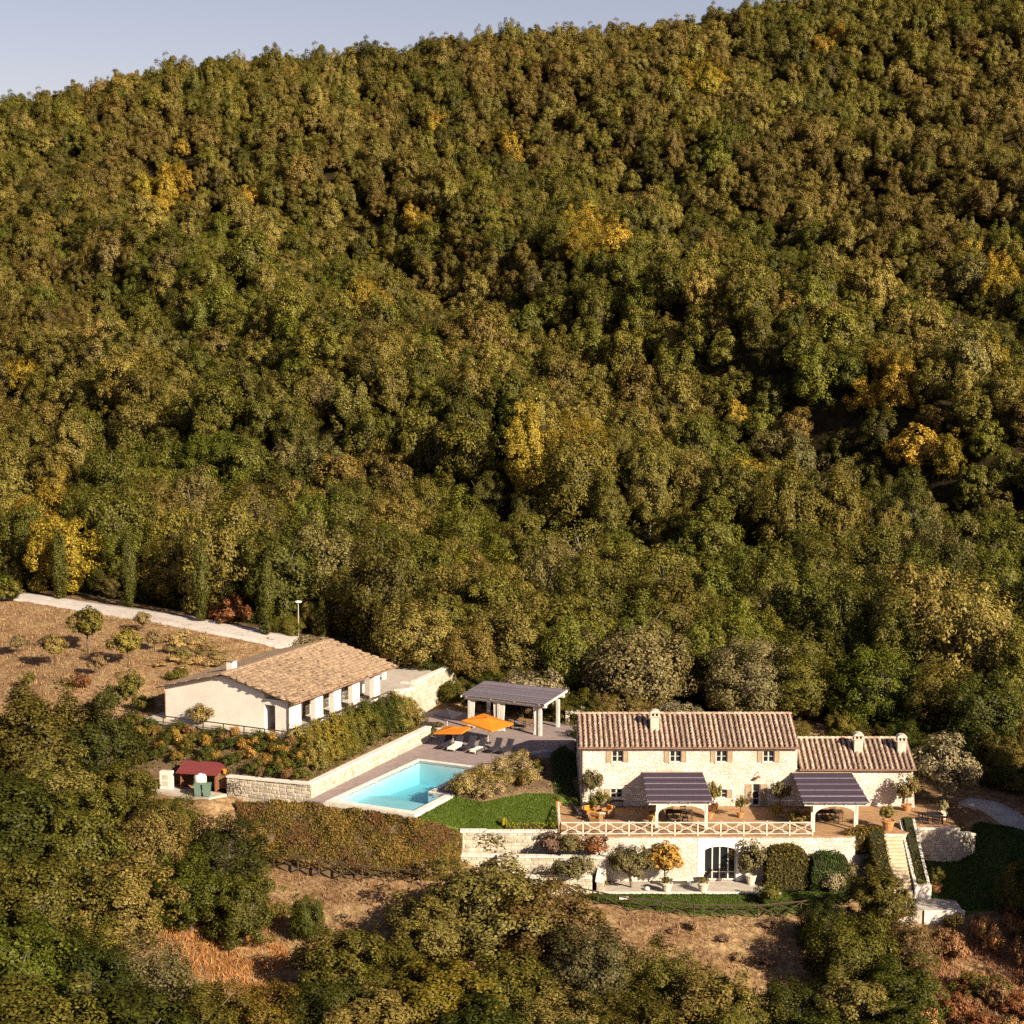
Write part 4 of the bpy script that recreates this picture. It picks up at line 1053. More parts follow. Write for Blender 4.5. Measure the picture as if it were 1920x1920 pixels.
mb.build('ridge_slabs', SLAB, gro)
ch = MB().box(4.55,5.2,2.4,3.0,rz_(4.9)-0.4,rz_(4.9)+0.75).build('chimney', STUCCO, gro)
MB().box(4.47,5.28,2.32,3.08,rz_(4.9)+0.752,rz_(4.9)+0.84).build('chimney_cap', SLAB, gro)
gf = thing('garden_fence', 'thin dark rail fence in front of the guest house gable', 'fence', anx(-5.0,-1.6,4.7), ROT)
for i in range(10):
    MB().tube([(i*2.0,0,-0.5), (i*2.0,0,0.95)], 0.05, 6).build('post', WOOD, gf)
MB().tube([(0,0,0.95), (18.0,0,0.95)], 0.055, 6).build('rail', WOOD, gf)
MB().tube([(0,0,0.45), (18.0,0,0.45)], 0.035, 6).build('rail', WOOD, gf)
gf2 = thing('garden_fence', 'thin dark rail fence beside the guest house portico', 'fence', anx(13.2,-1.4,4.85), ROT)
for i in range(9): MB().tube([(0,i*2.0,-0.4), (0,i*2.0,0.9)], 0.045, 6).build('post', WOOD, gf2)
MB().tube([(0,0,0.9), (0,16,0.9)], 0.05, 6).build('rail', WOOD, gf2)
MB().tube([(0,0,0.45), (0,16,0.45)], 0.035, 6).build('rail', WOOD, gf2)
stone_wall('courtyard_wall', 'tall block-like pale stone wall behind the pool, right of the guest house', anx(12.0,20.9,2.0), anx(12.0,28.8,2.0), 3.1, 3.35, sl=0.62, sh=0.34)
stone_wall('courtyard_wall', 'narrow shaded end of the tall stone wall by the pool', anx(10.6,20.7,2.0), anx(11.98,20.7,2.0), 3.0, 3.0, sl=0.55, sh=0.34)
stone_wall('courtyard_wall', 'low pale wall holding the platform end of the guest house', anx(13.3,16.0,2.6), anx(12.1,20.6,2.4), 2.9, 2.3, sl=0.6, sh=0.3)
wb = thing('courtyard_table', 'white table in the courtyard behind the low pale wall', 'table', anx(7.5,21.5,AZ), ROT)
MB().box(-1.1,1.1,-0.5,0.5,0.72,0.8).build('tabletop', WHITE, wb)
for x in (-0.9,0.9): MB().box(x-0.06,x+0.06,-0.35,0.35,0,0.718).build('leg', WHITE, wb)

# ---------------------------------------------------------------- shed corner
so = P(372,1482,1.72)
struct('shed_slab', MB().prism([tuple(P(*q,1.7))[:2] for q in ((292,1484), (392,1497), (425,1489), (330,1473), (296,1474))], 0.2, 1.72), CONCRETE, 'concrete slab under the red-roofed shed', 'slab')
shd = thing('garden_shed', 'small brown wooden shed with a dark red sloping roof', 'shed', so, ROT*0.5)
for x0, x1, y0, y1 in ((-1.5,1.45,1.15,1.2), (-1.5,-1.45,0.1,1.148), (1.4,1.45,0.1,1.148)):
    nb_ = max(3, int(max(x1-x0, y1-y0)/0.25))
    for i in range(nb_):
        if x1-x0 > y1-y0: MB().box(x0+(x1-x0)*i/nb_+0.005,x0+(x1-x0)*(i+1)/nb_-0.005,y0,y1,0,1.75).build('plank', BROWNWOOD, shd)
        else: MB().box(x0,x1,y0+(y1-y0)*i/nb_+0.005,y0+(y1-y0)*(i+1)/nb_-0.005,0,1.6).build('plank', BROWNWOOD, shd)
for x in (-1.45,0.0,1.42): MB().box(x-0.05,x+0.05,-0.02,0.08,0,1.42).build('post', BROWNWOOD, shd)
M = Matrix.Translation((0,0.55,1.62)) @ Matrix.Rotation(0.30, 4, 'X')
MB().box(-1.75,1.75,-0.95,0.95,0,0.06,M).build('roof', REDROOF, shd)
mb = MB()
for i in range(15): x = -1.68+i*0.24; mb.box(x-0.03,x+0.03,-0.94,0.94,0.06,0.09,M)
mb.build('roof_ribs', REDROOF, shd)
cb = thing('white_cabinet', 'white metal cabinet with two square vents beside the shed', 'cabinet', P(313,1479,1.73), ROT*0.5)
MB().box(-0.5,0.5,-0.25,0.25,0,1.45).build('body', WHITE, cb, bevel=0.015)
for z in (0.3,0.8): MB().box(-0.25,0.2,-0.262,-0.252,z,z+0.36).build('vent', CONCRETE, cb)
sk = thing('white_tank', 'rounded white water tank in front of the shed', 'tank', P(376,1488,1.73))
MB().lathe([(0.42,0.62), (0.5,0.72), (0.5,1.35), (0.42,1.5), (0.14,1.55), (0.14,1.62)], 14).build('tank_body', WHITE, sk, smooth=True)
for a in range(3): MB().box(0.3*math.cos(a*2.1)-0.04,0.3*math.cos(a*2.1)+0.04,0.3*math.sin(a*2.1)-0.04,0.3*math.sin(a*2.1)+0.04,0,0.62).build('leg', IRON, sk)
def bin_(label, p):
    r = thing('wheelie_bin', label, 'bin', p, 0, 'green bins by the shed'); mb = MB()
    mb.v = [(-0.24,-0.24,0.05), (0.24,-0.24,0.05), (0.24,0.24,0.05), (-0.24,0.24,0.05), (-0.31,-0.33,0.95), (0.31,-0.33,0.95), (0.31,0.33,0.95), (-0.31,0.33,0.95)]
    mb.f = [(0,3,2,1), (4,5,6,7), (0,1,5,4), (1,2,6,5), (2,3,7,6), (3,0,4,7)]
    mb.build('bin_body', BINGREEN, r); MB().box(-0.33,0.33,-0.36,0.36,0.952,1.02).build('lid', BINGREEN, r, bevel=0.02)
    for x in (-0.2,0.2):
        MB().tube([(x-0.04,0.28,0.08), (x+0.04,0.28,0.08)], 0.08, 8).build('wheel', IRON, r)
bin_('grey-green bin under the white tank', P(372,1492,1.73)); bin_('grey-green bin right of the white tank', P(388,1493,1.73))
bk = thing('bike_shadow', 'dark bicycle leaning on the short stone wall by the shed', 'bike_shadow', P(441,1487,1.78), ROT*0.8)  # bike shape built in place of dark bike-like shadows on the wall
for x in (-0.5,0.5):
    mb = MB(); pts = [(x+0.32*math.cos(t), 0, 0.33+0.32*math.sin(t)) for t in np.linspace(0,2*PI,15)]; mb.tube(pts, 0.022, 5, False); mb.build('wheel', IRON, bk)
mb = MB()
for a, b in (((-0.5,0,0.33),(-0.1,0,0.3)), ((-0.1,0,0.3),(-0.2,0,0.85)), ((-0.5,0,0.33),(-0.18,0,0.75)), ((-0.18,0,0.75),(0.38,0,0.8)), ((-0.1,0,0.3),(0.38,0,0.72)), ((0.5,0,0.33),(0.36,0,0.95))): mb.tube([a,b], 0.02, 5)
mb.build('frame', IRON, bk); MB().box(-0.3,-0.1,-0.06,0.06,0.85,0.9).build('saddle', IRON, bk); MB().tube([(0.36,-0.25,0.97),(0.36,0.25,0.97)], 0.018, 5).build('handlebar', IRON, bk)
fp = thing('orange_bucket', 'small orange bucket on the wall end by the shed', 'bucket', P(421,1450,2.95))
MB().lathe([(0.13,0), (0.18,0.32), (0.15,0.32), (0.12,0.06)], 12).build('bucket_body', ORANGE, fp)

# lamp post by the road
lm = G(560,1193)
lr = thing('street_lamp', 'thin pale lamp post with a flat white head at the wood edge', 'street lamp', lm)
MB().tube([(0,0,-0.3), (0,0,3.3)], [0.06,0.04], 8).build('post', CONCRETE, lr)
MB().lathe([(0.05,3.3), (0.34,3.38), (0.34,3.48), (0.1,3.55)], 12).build('lamp_head', LAMPWHITE, lr)

# ---------------------------------------------------------------- terrace furniture
def armchair_proto():
    r = thing('wicker_armchair', 'wicker armchair', 'armchair')
    mb = MB().box(-0.42,0.42,-0.38,0.38,0.05,0.34).box(-0.42,-0.30,-0.38,0.38,0.342,0.6).box(0.30,0.42,-0.38,0.38,0.342,0.6); mb.build('frame', WICKER, r, bevel=0.02)
    MB().box(-0.42,0.42,0.26,0.38,0.602,0.82).build('backrest', WICKER, r, bevel=0.02)
    MB().box(-0.29,0.29,-0.36,0.25,0.345,0.46).build('seat_cushion', CUSHION, r, bevel=0.03)
    MB().box(-0.29,0.29,0.12,0.255,0.465,0.85).build('back_cushion', CUSHION, r, bevel=0.03)
    return r
ac = armchair_proto(); AG = 'orange-cushioned wicker armchairs on the terrace'
aspots = [((1103,1531),0.6,'orange-cushioned wicker armchair nearest the farmhouse corner'), ((1140,1530),-0.9,'orange-cushioned wicker armchair right of the low pale table'), ((1118,1541),2.7,'orange-cushioned wicker armchair with its back to the railing')]
for i, ((x, y), rz, lb) in enumerate(aspots):
    p = P(x, y, 0.02)
    if i == 0: ac.location = p; ac.rotation_euler = (0,0,rz); ac['label'] = lb; ac['group'] = AG
    else: dup(ac, p, rz, label=lb, group=AG)
table('low pale table among the wicker armchairs', P(1124,1533,0.02), 0.1, 0.9, 0.5, 0.38, WHITE, WICKER, name='coffee_table')
table('dark side table against the farmhouse wall by the lower window', P(1156,1512,0.02), 0, 1.1, 0.5, 0.5, DARKCLOTH, IRON, name='side_table')
l3 = dup(lp, P(1088,1530,0.02), 2.3, label='dark reclining lounger at the left end of the terrace'); del l3['group']
for k, (xa, xb, nm) in enumerate(((11.2,14.5,'middle'), (23.0,25.8,'right-hand'))):
    c = (xa+xb)/2
    table('dark dining table under the %s pergola' % nm, (c,142.9,0.02), 0, 2.1, 0.95, 0.75, WOOD, WOOD, name='dining_table')
    for (dx, dy, rz) in ((-0.6,-0.75,PI), (0.4,-0.75,PI), (-0.6,0.75,0), (0.4,0.75,0)):
        chair(cp_iron, Vector((c+dx,142.9+dy,0.02)), rz, '%s %s dark chair under the %s pergola' % ('left' if dx < 0 else 'right', 'front' if dy < 0 else 'back', nm), 'chairs under the %s pergola' % nm)
table('black table on the wall top right of the stairs', (32.2,142.3,0.02), 0.1, 1.5, 0.8, 0.74, IRON, IRON)
for (dx, dy, rz) in ((-0.9,-0.3,1.6), (0.1,-0.75,PI), (0.95,0.0,-1.5), (0.0,0.75,0)):
    chair(cp_iron, Vector((32.2+dx,142.3+dy,0.02)), rz, 'black chair at the %s of the table right of the stairs' % ('left end' if dx < -0.5 else 'right end' if dx > 0.5 else 'front' if dy < 0 else 'back'), 'chairs round the black table')
bn = thing('stone_bench', 'long pale stone bench on the patio between the white pots', 'bench', P(1268,1660,-3.4))
MB().box(-1.25,1.25,-0.28,0.28,0.42,0.52).build('seat', COPING, bn, bevel=0.02)
for x in (-0.95,0.95): MB().box(x-0.14,x+0.14,-0.22,0.22,0,0.418).build('leg', STUCCO, bn)
lc = dup(lp, P(1312,1655,-3.4), -1.2, label='dark lounger standing on the patio before the arched door'); del lc['group']
gs = thing('garden_stone', 'small white stone lying on the patio edge', 'stone', P(1213,1669,-3.4))
MB().lathe([(0.02,0), (0.2,0.05), (0.22,0.16), (0.1,0.26), (0.01,0.28)], 9).build('stone_body', COPING, gs, smooth=True)
gs = thing('drain_cover', 'small pale slab lying in the lower lawn', 'slab', pick(low_s,1170,1684)+Vector((0,0,0.05)))
MB().box(-0.35,0.35,-0.25,0.25,-0.1,0.02).build('slab_body', COPING, gs)
# ---------------------------------------------------------------- leaves
def quads(P_, N_, size, R, asp=0.62, fold=0.0):
    """one leaf spray (a kite-shaped face) at every point, facing roughly along its normal"""
    n = len(P_)
    N_ = N_/np.maximum(np.linalg.norm(N_, axis=1, keepdims=True), 1e-6)
    r = R.normal(size=(n, 3)); U = np.cross(N_, r); U /= np.maximum(np.linalg.norm(U, axis=1, keepdims=True), 1e-6)
    W = np.cross(N_, U)
    s = (size*R.uniform(0.6, 1.35, n))[:, None]
    V = np.empty((n, 4, 3))
    V[:, 0] = P_ - U*s*0.5; V[:, 2] = P_ + U*s*0.5
    V[:, 1] = P_ + W*s*asp*0.5 - N_*s*0.12; V[:, 3] = P_ - W*s*asp*0.5 - N_*s*0.12
    return V.reshape(-1, 3), np.arange(n*4).reshape(-1, 4)
def crown_mesh(name, seed, w, h, base, nclump, nleaf, leaf, lumpy=0.30, low=-0.55, flat=0.85, up=0.25, core=0.45):
    """crown of leaf sprays gathered in clumps, with gaps between them; w wide, from base to h"""
    R = np.random.default_rng(seed)
    rx, rz_, cz = w/2, (h-base)/2, (h+base)/2
    d = R.normal(size=(nclump*4, 3)); d /= np.linalg.norm(d, axis=1, keepdims=True)
    d = d[d[:, 2] > low][:nclump]; nclump = len(d)
    rad = R.uniform(0.36, 0.94, nclump)**0.55
    lob = 1 + 0.16*np.sin(3*np.arctan2(d[:, 1], d[:, 0]) + seed) + 0.10*np.sin(5*np.arctan2(d[:, 1], d[:, 0])+2*seed)
    C = d*rad[:, None]*lob[:, None]*np.array([rx, rx, rz_])
    cr = R.uniform(0.65, 1.25, nclump)*lumpy*rx
    wgt = cr**2; wgt /= wgt.sum()
    ci = R.choice(nclump, nleaf, p=wgt)
    e = R.normal(size=(nleaf, 3)); e /= np.linalg.norm(e, axis=1, keepdims=True)
    out = C[ci]/np.array([rx, rx, rz_]); 
    e = e + 0.5*out; e /= np.linalg.norm(e, axis=1, keepdims=True)
    rr = cr[ci]*R.uniform(0.55, 1.12, nleaf)
    P_ = C[ci] + e*rr[:, None]*np.array([1, 1, flat]) + np.array([0, 0, cz])
    N_ = e*0.75 + out*0.65 + R.normal(size=(nleaf, 3))*0.30 + np.array([0, 0, up])
    if core:                            # inner leaves that hide the light-blocking core
        m = int(nleaf*0.30); f = R.normal(size=(m, 3)); f /= np.linalg.norm(f, axis=1, keepdims=True)
        P_ = np.r_[P_, f*(core*R.uniform(1.0, 1.38, m))[:, None]*np.array([rx, rx, rz_]) + np.array([0, 0, cz])]
        N_ = np.r_[N_, f + R.normal(size=(m, 3))*0.3]
    keep = P_[:, 2] > 0.05
    V, F = quads(P_[keep], N_[keep], leaf, R)
    if core:                            # solid bark-coloured core, added to block sunlight through the crown
        nu, nv = 14, 9
        T, H_ = np.meshgrid(np.linspace(0, 2*PI, nu, endpoint=False), np.linspace(0.12, PI-0.12, nv))
        q = 1 + 0.13*np.sin(3*T+seed)*np.sin(2*H_) + 0.09*np.sin(7*T+2*seed)*np.sin(5*H_+seed)
        B = np.c_[(rx*core*0.94*q*np.sin(H_)*np.cos(T)).ravel(), (rx*core*0.94*q*np.sin(H_)*np.sin(T)).ravel(), (cz + rz_*core*q*np.cos(H_)).ravel()]
        B[:, 2] = np.maximum(B[:, 2], 0.25)
        k = len(V); r, c = np.divmod(np.arange((nv-1)*nu), nu); c2 = (c+1) % nu
        nl = len(F); F = np.r_[F, np.c_[k+r*nu+c, k+(r+1)*nu+c, k+(r+1)*nu+c2, k+r*nu+c2]]; V = np.r_[V, B]
        me = np_mesh(name, V, F); me.materials.append(LEAF); me.materials.append(BARK)
        mi = np.zeros(len(F), dtype=np.int32); mi[nl:] = 1; me.polygons.foreach_set('material_index', mi)
        return me
    return np_mesh(name, V, F)
def trunk_mesh(name, seed, h, r, spread, nlimb=5, lean=0.15):
    R = random.Random(seed); mb = MB()
    top = Vector((R.uniform(-lean, lean)*h*0.3, R.uniform(-lean, lean)*h*0.3, h*0.5))
    mb.tube([(0, 0, -0.5), (0, 0, 0.1), tuple(top*0.5 + Vector((R.uniform(-.1,.1), R.uniform(-.1,.1), 0))), tuple(top)], [r*1.3, r*1.05, r*0.85, r*0.6], 7)
    for i in range(nlimb):
        a = 2*PI*i/nlimb + R.uniform(-.5, .5); s = top*R.uniform(0.55, 1.0)
        e = s + Vector((math.cos(a)*spread*R.uniform(.5, .9), math.sin(a)*spread*R.uniform(.5, .9), h*R.uniform(.15, .38)))
        m = (s+e)/2 + Vector((0, 0, -h*0.03))
        mb.tube([tuple(s), tuple(m), tuple(e)], [r*0.5, r*0.33, r*0.12], 5)
    return mb.mesh(name)

TREES = []
for k in range(7):        # broadleaf woodland trees about 8 m tall; unit prototypes shared by all the copies
    w, h = [(7.2,8.2), (6.4,8.8), (7.8,7.6), (5.8,8.4), (7.0,9.2), (8.2,8.4), (6.2,7.4)][k]
    TREES.append((crown_mesh('crown', 11+k, w, h, -1.0, 115, 15500, 0.22, 0.20, low=-0.8, flat=1.0), trunk_mesh('trunk', 60+k, h, 0.17, w*0.36), w, h))
FAR = []
for k in range(5):
    w, h = [(7.2,8.2), (6.4,8.6), (7.8,7.8), (6.0,8.2), (7.2,8.8)][k]
    FAR.append(crown_mesh('crown', 31+k, w, h, -0.4, 64, 6600, 0.31, 0.23, flat=1.0))
SPARSE = (crown_mesh('crown', 51, 6.2, 7.8, 2.0, 40, 1800, 0.22, 0.24, core=0), trunk_mesh('trunk', 81, 8.5, 0.14, 2.8, 9))
OLIVE = [(crown_mesh('crown', 71+k, 5.2, 4.6, 0.7, 44, 5200, 0.24, 0.27, up=0.4), trunk_mesh('trunk', 91+k, 4.2, 0.2, 1.8, 6, 0.4)) for k in range(3)]
CYP = crown_mesh('crown', 77, 1.5, 7.0, 0.0, 110, 8000, 0.17, 0.46, low=-1.0, flat=1.8)
SAPL = (crown_mesh('crown', 78, 2.4, 2.7, 0.6, 40, 2600, 0.16, 0.28, low=-0.4), trunk_mesh('trunk', 98, 2.2, 0.06, 0.8, 5))
BUSH = [crown_mesh('foliage', 101+k, 2.2, 1.5, -0.15, 26, 1500, 0.15, 0.30, low=-0.25) for k in range(4)]
BALL = [crown_mesh('foliage', 111+k, 1.0, 0.95, 0.0, 40, 900, 0.085, 0.34, low=-0.4, core=0.5) for k in range(3)]
def tuft_mesh(seed, n=160, h=0.8, w=0.5):
    R = np.random.default_rng(seed)
    a = R.uniform(0, 2*PI, n); s = R.uniform(0.1, 1.0, n)*w
    b = np.c_[np.cos(a)*s*0.3, np.sin(a)*s*0.3, np.zeros(n)]
    t = np.c_[np.cos(a)*s, np.sin(a)*s, h*R.uniform(0.65, 1.0, n)*(1-0.35*(s/w)**2)]
    m = (b+t)/2 + np.array([0, 0, 0.12*h]); k = np.c_[-np.sin(a), np.cos(a), np.zeros(n)]*0.022
    V = np.stack([b-k, b+k, m+k*1.3, m-k*1.3, t, t], 1)
    V = np.concatenate([V[:, :4], V[:, [3, 2, 4, 4]]], 1).reshape(-1, 3)
    V[7::8] += 0.006
    F = np.arange(n*8).reshape(-1, 4)
    return np_mesh('blades', V, F)
TUFT = [tuft_mesh(5), tuft_mesh(6, 140, 0.7, 0.6)]

# base colours of foliage (the wood in early autumn)
OLV, TAN, DKG, YEL, BRN = (0.098,0.089,0.013), (0.175,0.142,0.032), (0.044,0.050,0.007), (0.29,0.205,0.025), (0.118,0.088,0.020)
GRN, GRY, RUST, SILV = (0.068,0.080,0.008), (0.115,0.098,0.036), (0.16,0.068,0.024), (0.21,0.175,0.09)
YOL = (0.20,0.145,0.016)
CNAME = {OLV:'olive-green', TAN:'tan-tipped', DKG:'dark green', YEL:'golden yellow', BRN:'brownish', GRN:'fresh green', GRY:'grey-green', RUST:'rust-brown', SILV:'silvery', YOL:'yellow-olive'}
def jit(c, s=0.24):
    k = 1 + random.uniform(-s, s); return tuple(max(0.005, q*k*(1+random.uniform(-0.06, 0.06))) for q in c)
def soft(c):                            # neighbours in one wood share much of their colour
    return c if c in (YEL, YOL) else tuple(1.08*(0.62*q + 0.38*m) for q, m in zip(c, (0.108,0.092,0.017)))
def plant(name, label, cat, meshes, p, rz, scale, tint, group=None, bark=None, mat=None):
    """a tree or shrub: Empty at its foot, crown (and trunk) under it"""
    r = thing(name, label, cat, p, rz, group)
    r.scale = scale if hasattr(scale, '__len__') else (scale,)*3
    c = obj(meshes[0].name.split('.')[0], meshes[0], mat or LEAF, r); c['tint'] = [float(q) for q in tint]
    if len(meshes) > 1: obj('trunk', meshes[1], bark or BARK, r)
    return r

# ---------------------------------------------------------------- the wood on the hill
YSPOT = [(310,350,45), (465,372,30), (345,300,30), (955,275,35), (1100,455,50), (1155,450,30), (1560,62,30), (1290,150,35), (1330,155,25), (1830,505,40), (1900,520,30), (1740,850,55), (1385,880,45), (110,960,60), (200,985,50),
         (955,860,40), (1080,800,30), (1655,725,55), (1380,755,35), (820,240,20), (780,400,35), (640,105,18), (1200,990,45), (1850,680,30), (40,720,40), (700,560,25), (1170,1010,30), (1560,470,25), (1030,870,35)]
GSPOT = [(900,1040,75), (1040,660,40), (560,980,55), (1380,1060,80), (390,810,60), (1840,1000,80), (1500,470,50), (1330,250,60), (200,1020,70), (60,1040,70), (310,880,80), (1560,1290,60), (1700,590,50), (480,560,80)]
BSPOT = [(900,560,120), (300,270,90), (150,420,140), (1700,350,150), (60,850,110), (430,1150,60), (1240,780,80), (60,560,120), (1050,160,200), (1850,200,150), (700,640,60), (170,860,60), (290,960,50), (1500,330,120)]
def wood_color(px, py, R):
    for L, c in ((YSPOT, YEL), (GSPOT, GRN), (BSPOT, BRN)):
        for x, y, r in L:
            d = math.hypot(px-x, (py-y)*1.1)/r
            if d < 1 and R.random() < (0.85 if c is YEL else 0.62): return YOL if c is YEL and R.random() < 0.68 else c
    n = math.sin(px/170.0+1.3)*math.cos(py/140.0) + 0.6*math.sin(px/61.0-py/83.0) + R.gauss(0, 0.75)
    if py < 420: return BRN if n > 0.8 else TAN if n > 0.0 else OLV if n > -1.2 else DKG
    if px > 1480 and py > 1080 and R.random() < 0.5: return DKG  # deep shade at the right edge put in as darker tree colour
    return TAN if n > 0.95 else OLV if n > -0.05 else GRN if n > -0.5 else GRY if n > -0.65 else BRN if n > -0.8 else DKG
R5 = random.Random(21)
pts = []; cell = {}
def far_enough(x, y, d):
    i, j = int(x//6), int(y//6)
    for a in range(i-2, i+3):
        for b in range(j-2, j+3):
            for (u, v, q) in cell.get((a, b), ()):
                if (u-x)**2 + (v-y)**2 < (0.5*(d+q))**2: return False
    return True
FEAT = [(1185,1340,10.5,8.6,(0.150,0.122,0.045),'big rounded grey-green tree right behind the farmhouse chimney'), (1405,1345,9.0,7.6,(0.15,0.128,0.05),'big pale rounded tree behind the middle of the farmhouse roof'), (890,1178,10.5,9.0,(0.15,0.145,0.014),'big bright yellow-green tree above the pool pavilion'),
        (775,1262,8.6,7.0,TAN,'broad tan-tipped tree behind the courtyard wall'), (690,1195,9.0,7.4,(0.15,0.115,0.03),'broad tan tree above the silvery olive of the guest house'), (1060,1255,9.5,8.2,OLV,'broad olive-green tree above the gap between pavilion and farmhouse'), (880,1275,6.0,5.4,(0.14,0.105,0.022),'rounded olive tree left of the pavilion roof'),
        (1640,1375,8.5,8.2,GRN,'green tree with foliage to the ground behind the wing chimneys'), (395,905,9,8,GRN,'big round green tree in the wood above the third cypress'), (1500,1352,7.0,6.4,OLV,'dense tree rising where the wing meets the main house'), (1880,1470,8,8,DKG,'dark tree at the right edge above the gravel path')]
FEAT_P = [G(a, b) for a, b, *_ in FEAT]
for q_, (_, _, w_, *_r) in zip(FEAT_P, FEAT): cell.setdefault((int(q_.x//6), int(q_.y//6)), []).append((q_.x, q_.y, w_*0.72))
for i, (q_, (_, _, w_, h_, c_, l_)) in enumerate(zip(FEAT_P, FEAT)):
    if q_.y < 161 and q_.x > 3: q_.y = 161.5; q_.z = gz1(q_.x, q_.y)
    t = TREES[(2, 5, 0)[i % 3]]; plant('broadleaf_tree', l_, 'tree', t[:2], q_, i*0.9, (w_/t[2], w_/t[2], h_/t[3]), c_, 'large trees at the wood edge')
cand = []
for _ in range(42000):
    y = 158 + (R5.random()**0.75)*410
    x = R5.uniform(-1, 1)*(y*0.268*1.16 + 10)
    cand.append((x, y))
ca = np.array(cand); zz = gz(ca[:, 0], ca[:, 1]); bx, by = proj(ca[:, 0], ca[:, 1], zz)
edge = np.interp(bx, EDX, EDY)
CYPS = [(113,1125,7.6), (243,1141,8.2), (378,1166,8.4), (500,1191,7.8)]
CYP_P = [G(a, b) for a, b, _ in CYPS]
for i, (x, y) in enumerate(cand):
    if any((x-q.x)**2+(y-q.y)**2 < 10 or (abs(x-q.x-0.5) < 2.2 and q.y-6 < y < q.y+3) for q in CYP_P): continue
    if by[i] > edge[i]-4: continue
    if 3 < x < 34 and y < 159.5: continue
    la, lb = (Vector((x, y, 0))-ANX_O).dot(E1), (Vector((x, y, 0))-ANX_O).dot(E2)
    if -3.5 < la < 14 and -4 < lb < 30.5: continue
    pa, pb = (Vector((x, y, 0))-POOL_O).dot(E1), (Vector((x, y, 0))-POOL_O).dot(E2)
    if -9 < pa < 11 and -2 < pb < 32.2: continue
    s = R5.uniform(0.85, 1.32) if y < 250 else R5.uniform(0.66, 1.15) if y < 370 else R5.uniform(0.5, 0.98)
    if y < 166: s *= 0.72
    d = 5.2*s if y < 300 else 4.5*s
    if not far_enough(x, y, d): continue
    cell.setdefault((int(x//6), int(y//6)), []).append((x, y, d))
    pts.append((x, y, zz[i], s, bx[i], by[i]))
pts = [q for q in pts]
pts.sort(key=lambda q: (q[1]) + (0 if -60 < q[4] < 1980 else 400))
NEAR_N = 205
ZX = [150, 300, 440, 570, 660, 760, 880, 1010, 1100, 1200, 1290, 1400, 1500, 1600, 1710, 1830]
ZN = ['above the far left end of the gravel road', 'behind the second cypress', 'behind the third cypress and rust shrub', 'behind the last cypress and the lamp post', 'behind the guest house ridge', 'behind the right end of the guest house roof', 'behind the tall courtyard wall', 'behind the pool pavilion', 'behind the gap between pavilion and farmhouse',
      'behind the left end of the farmhouse roof', 'behind the farmhouse chimney', 'behind the middle of the farmhouse roof', 'behind the right end of the main farmhouse roof', 'behind the left half of the wing', 'behind the wing chimneys', 'right of the farmhouse wing', 'above the gravel path at the right edge']
def zone(px, py): return ZN[int(np.searchsorted(ZX, px))]
_row = {}
def row(px):                            # how deep in the wood: counted from the clearing
    k = int(np.searchsorted(ZX, px)); _row[k] = _row.get(k, -1) + 1
    return ['front-row', 'second-row', 'third-row', 'fourth-row', 'inner', 'inner'][min(_row[k]//2, 5)] if _row[k] < 12 else 'uphill'
SZ = lambda s: 'large' if s > 1.12 else 'middling' if s > 0.92 else 'small'
n_near = 0
for (x, y, z, s, px, py) in pts[:NEAR_N]:
    top = py - 5.0*s*FPX/y
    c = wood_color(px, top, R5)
    if y < 178 and R5.random() < 0.3: c = OLV
    z_ = zone(px, py)
    rw_ = row(px); lab = '%s %s %s tree %s' % (SZ(s), CNAME[c], rw_, z_)
    if R5.random() < 0.04 and c in (BRN, TAN):
        plant('bare_tree', 'thinly leaved %s %s tree %s' % (CNAME[c], rw_, z_), 'tree', SPARSE, (x, y, z), R5.uniform(0, 6.28), s, jit(soft(c)), 'thin trees '+z_, PALE_BARK); continue
    k = R5.randrange(7); t = TREES[k]
    plant('broadleaf_tree', lab, 'tree', t[:2], (x, y, z-0.1), R5.uniform(0, 6.28), (s, s, s*R5.uniform(0.85, 1.3)), jit(soft(c)), '%s trees %s' % (CNAME[c], z_), PALE_BARK if R5.random() < 0.2 else BARK)

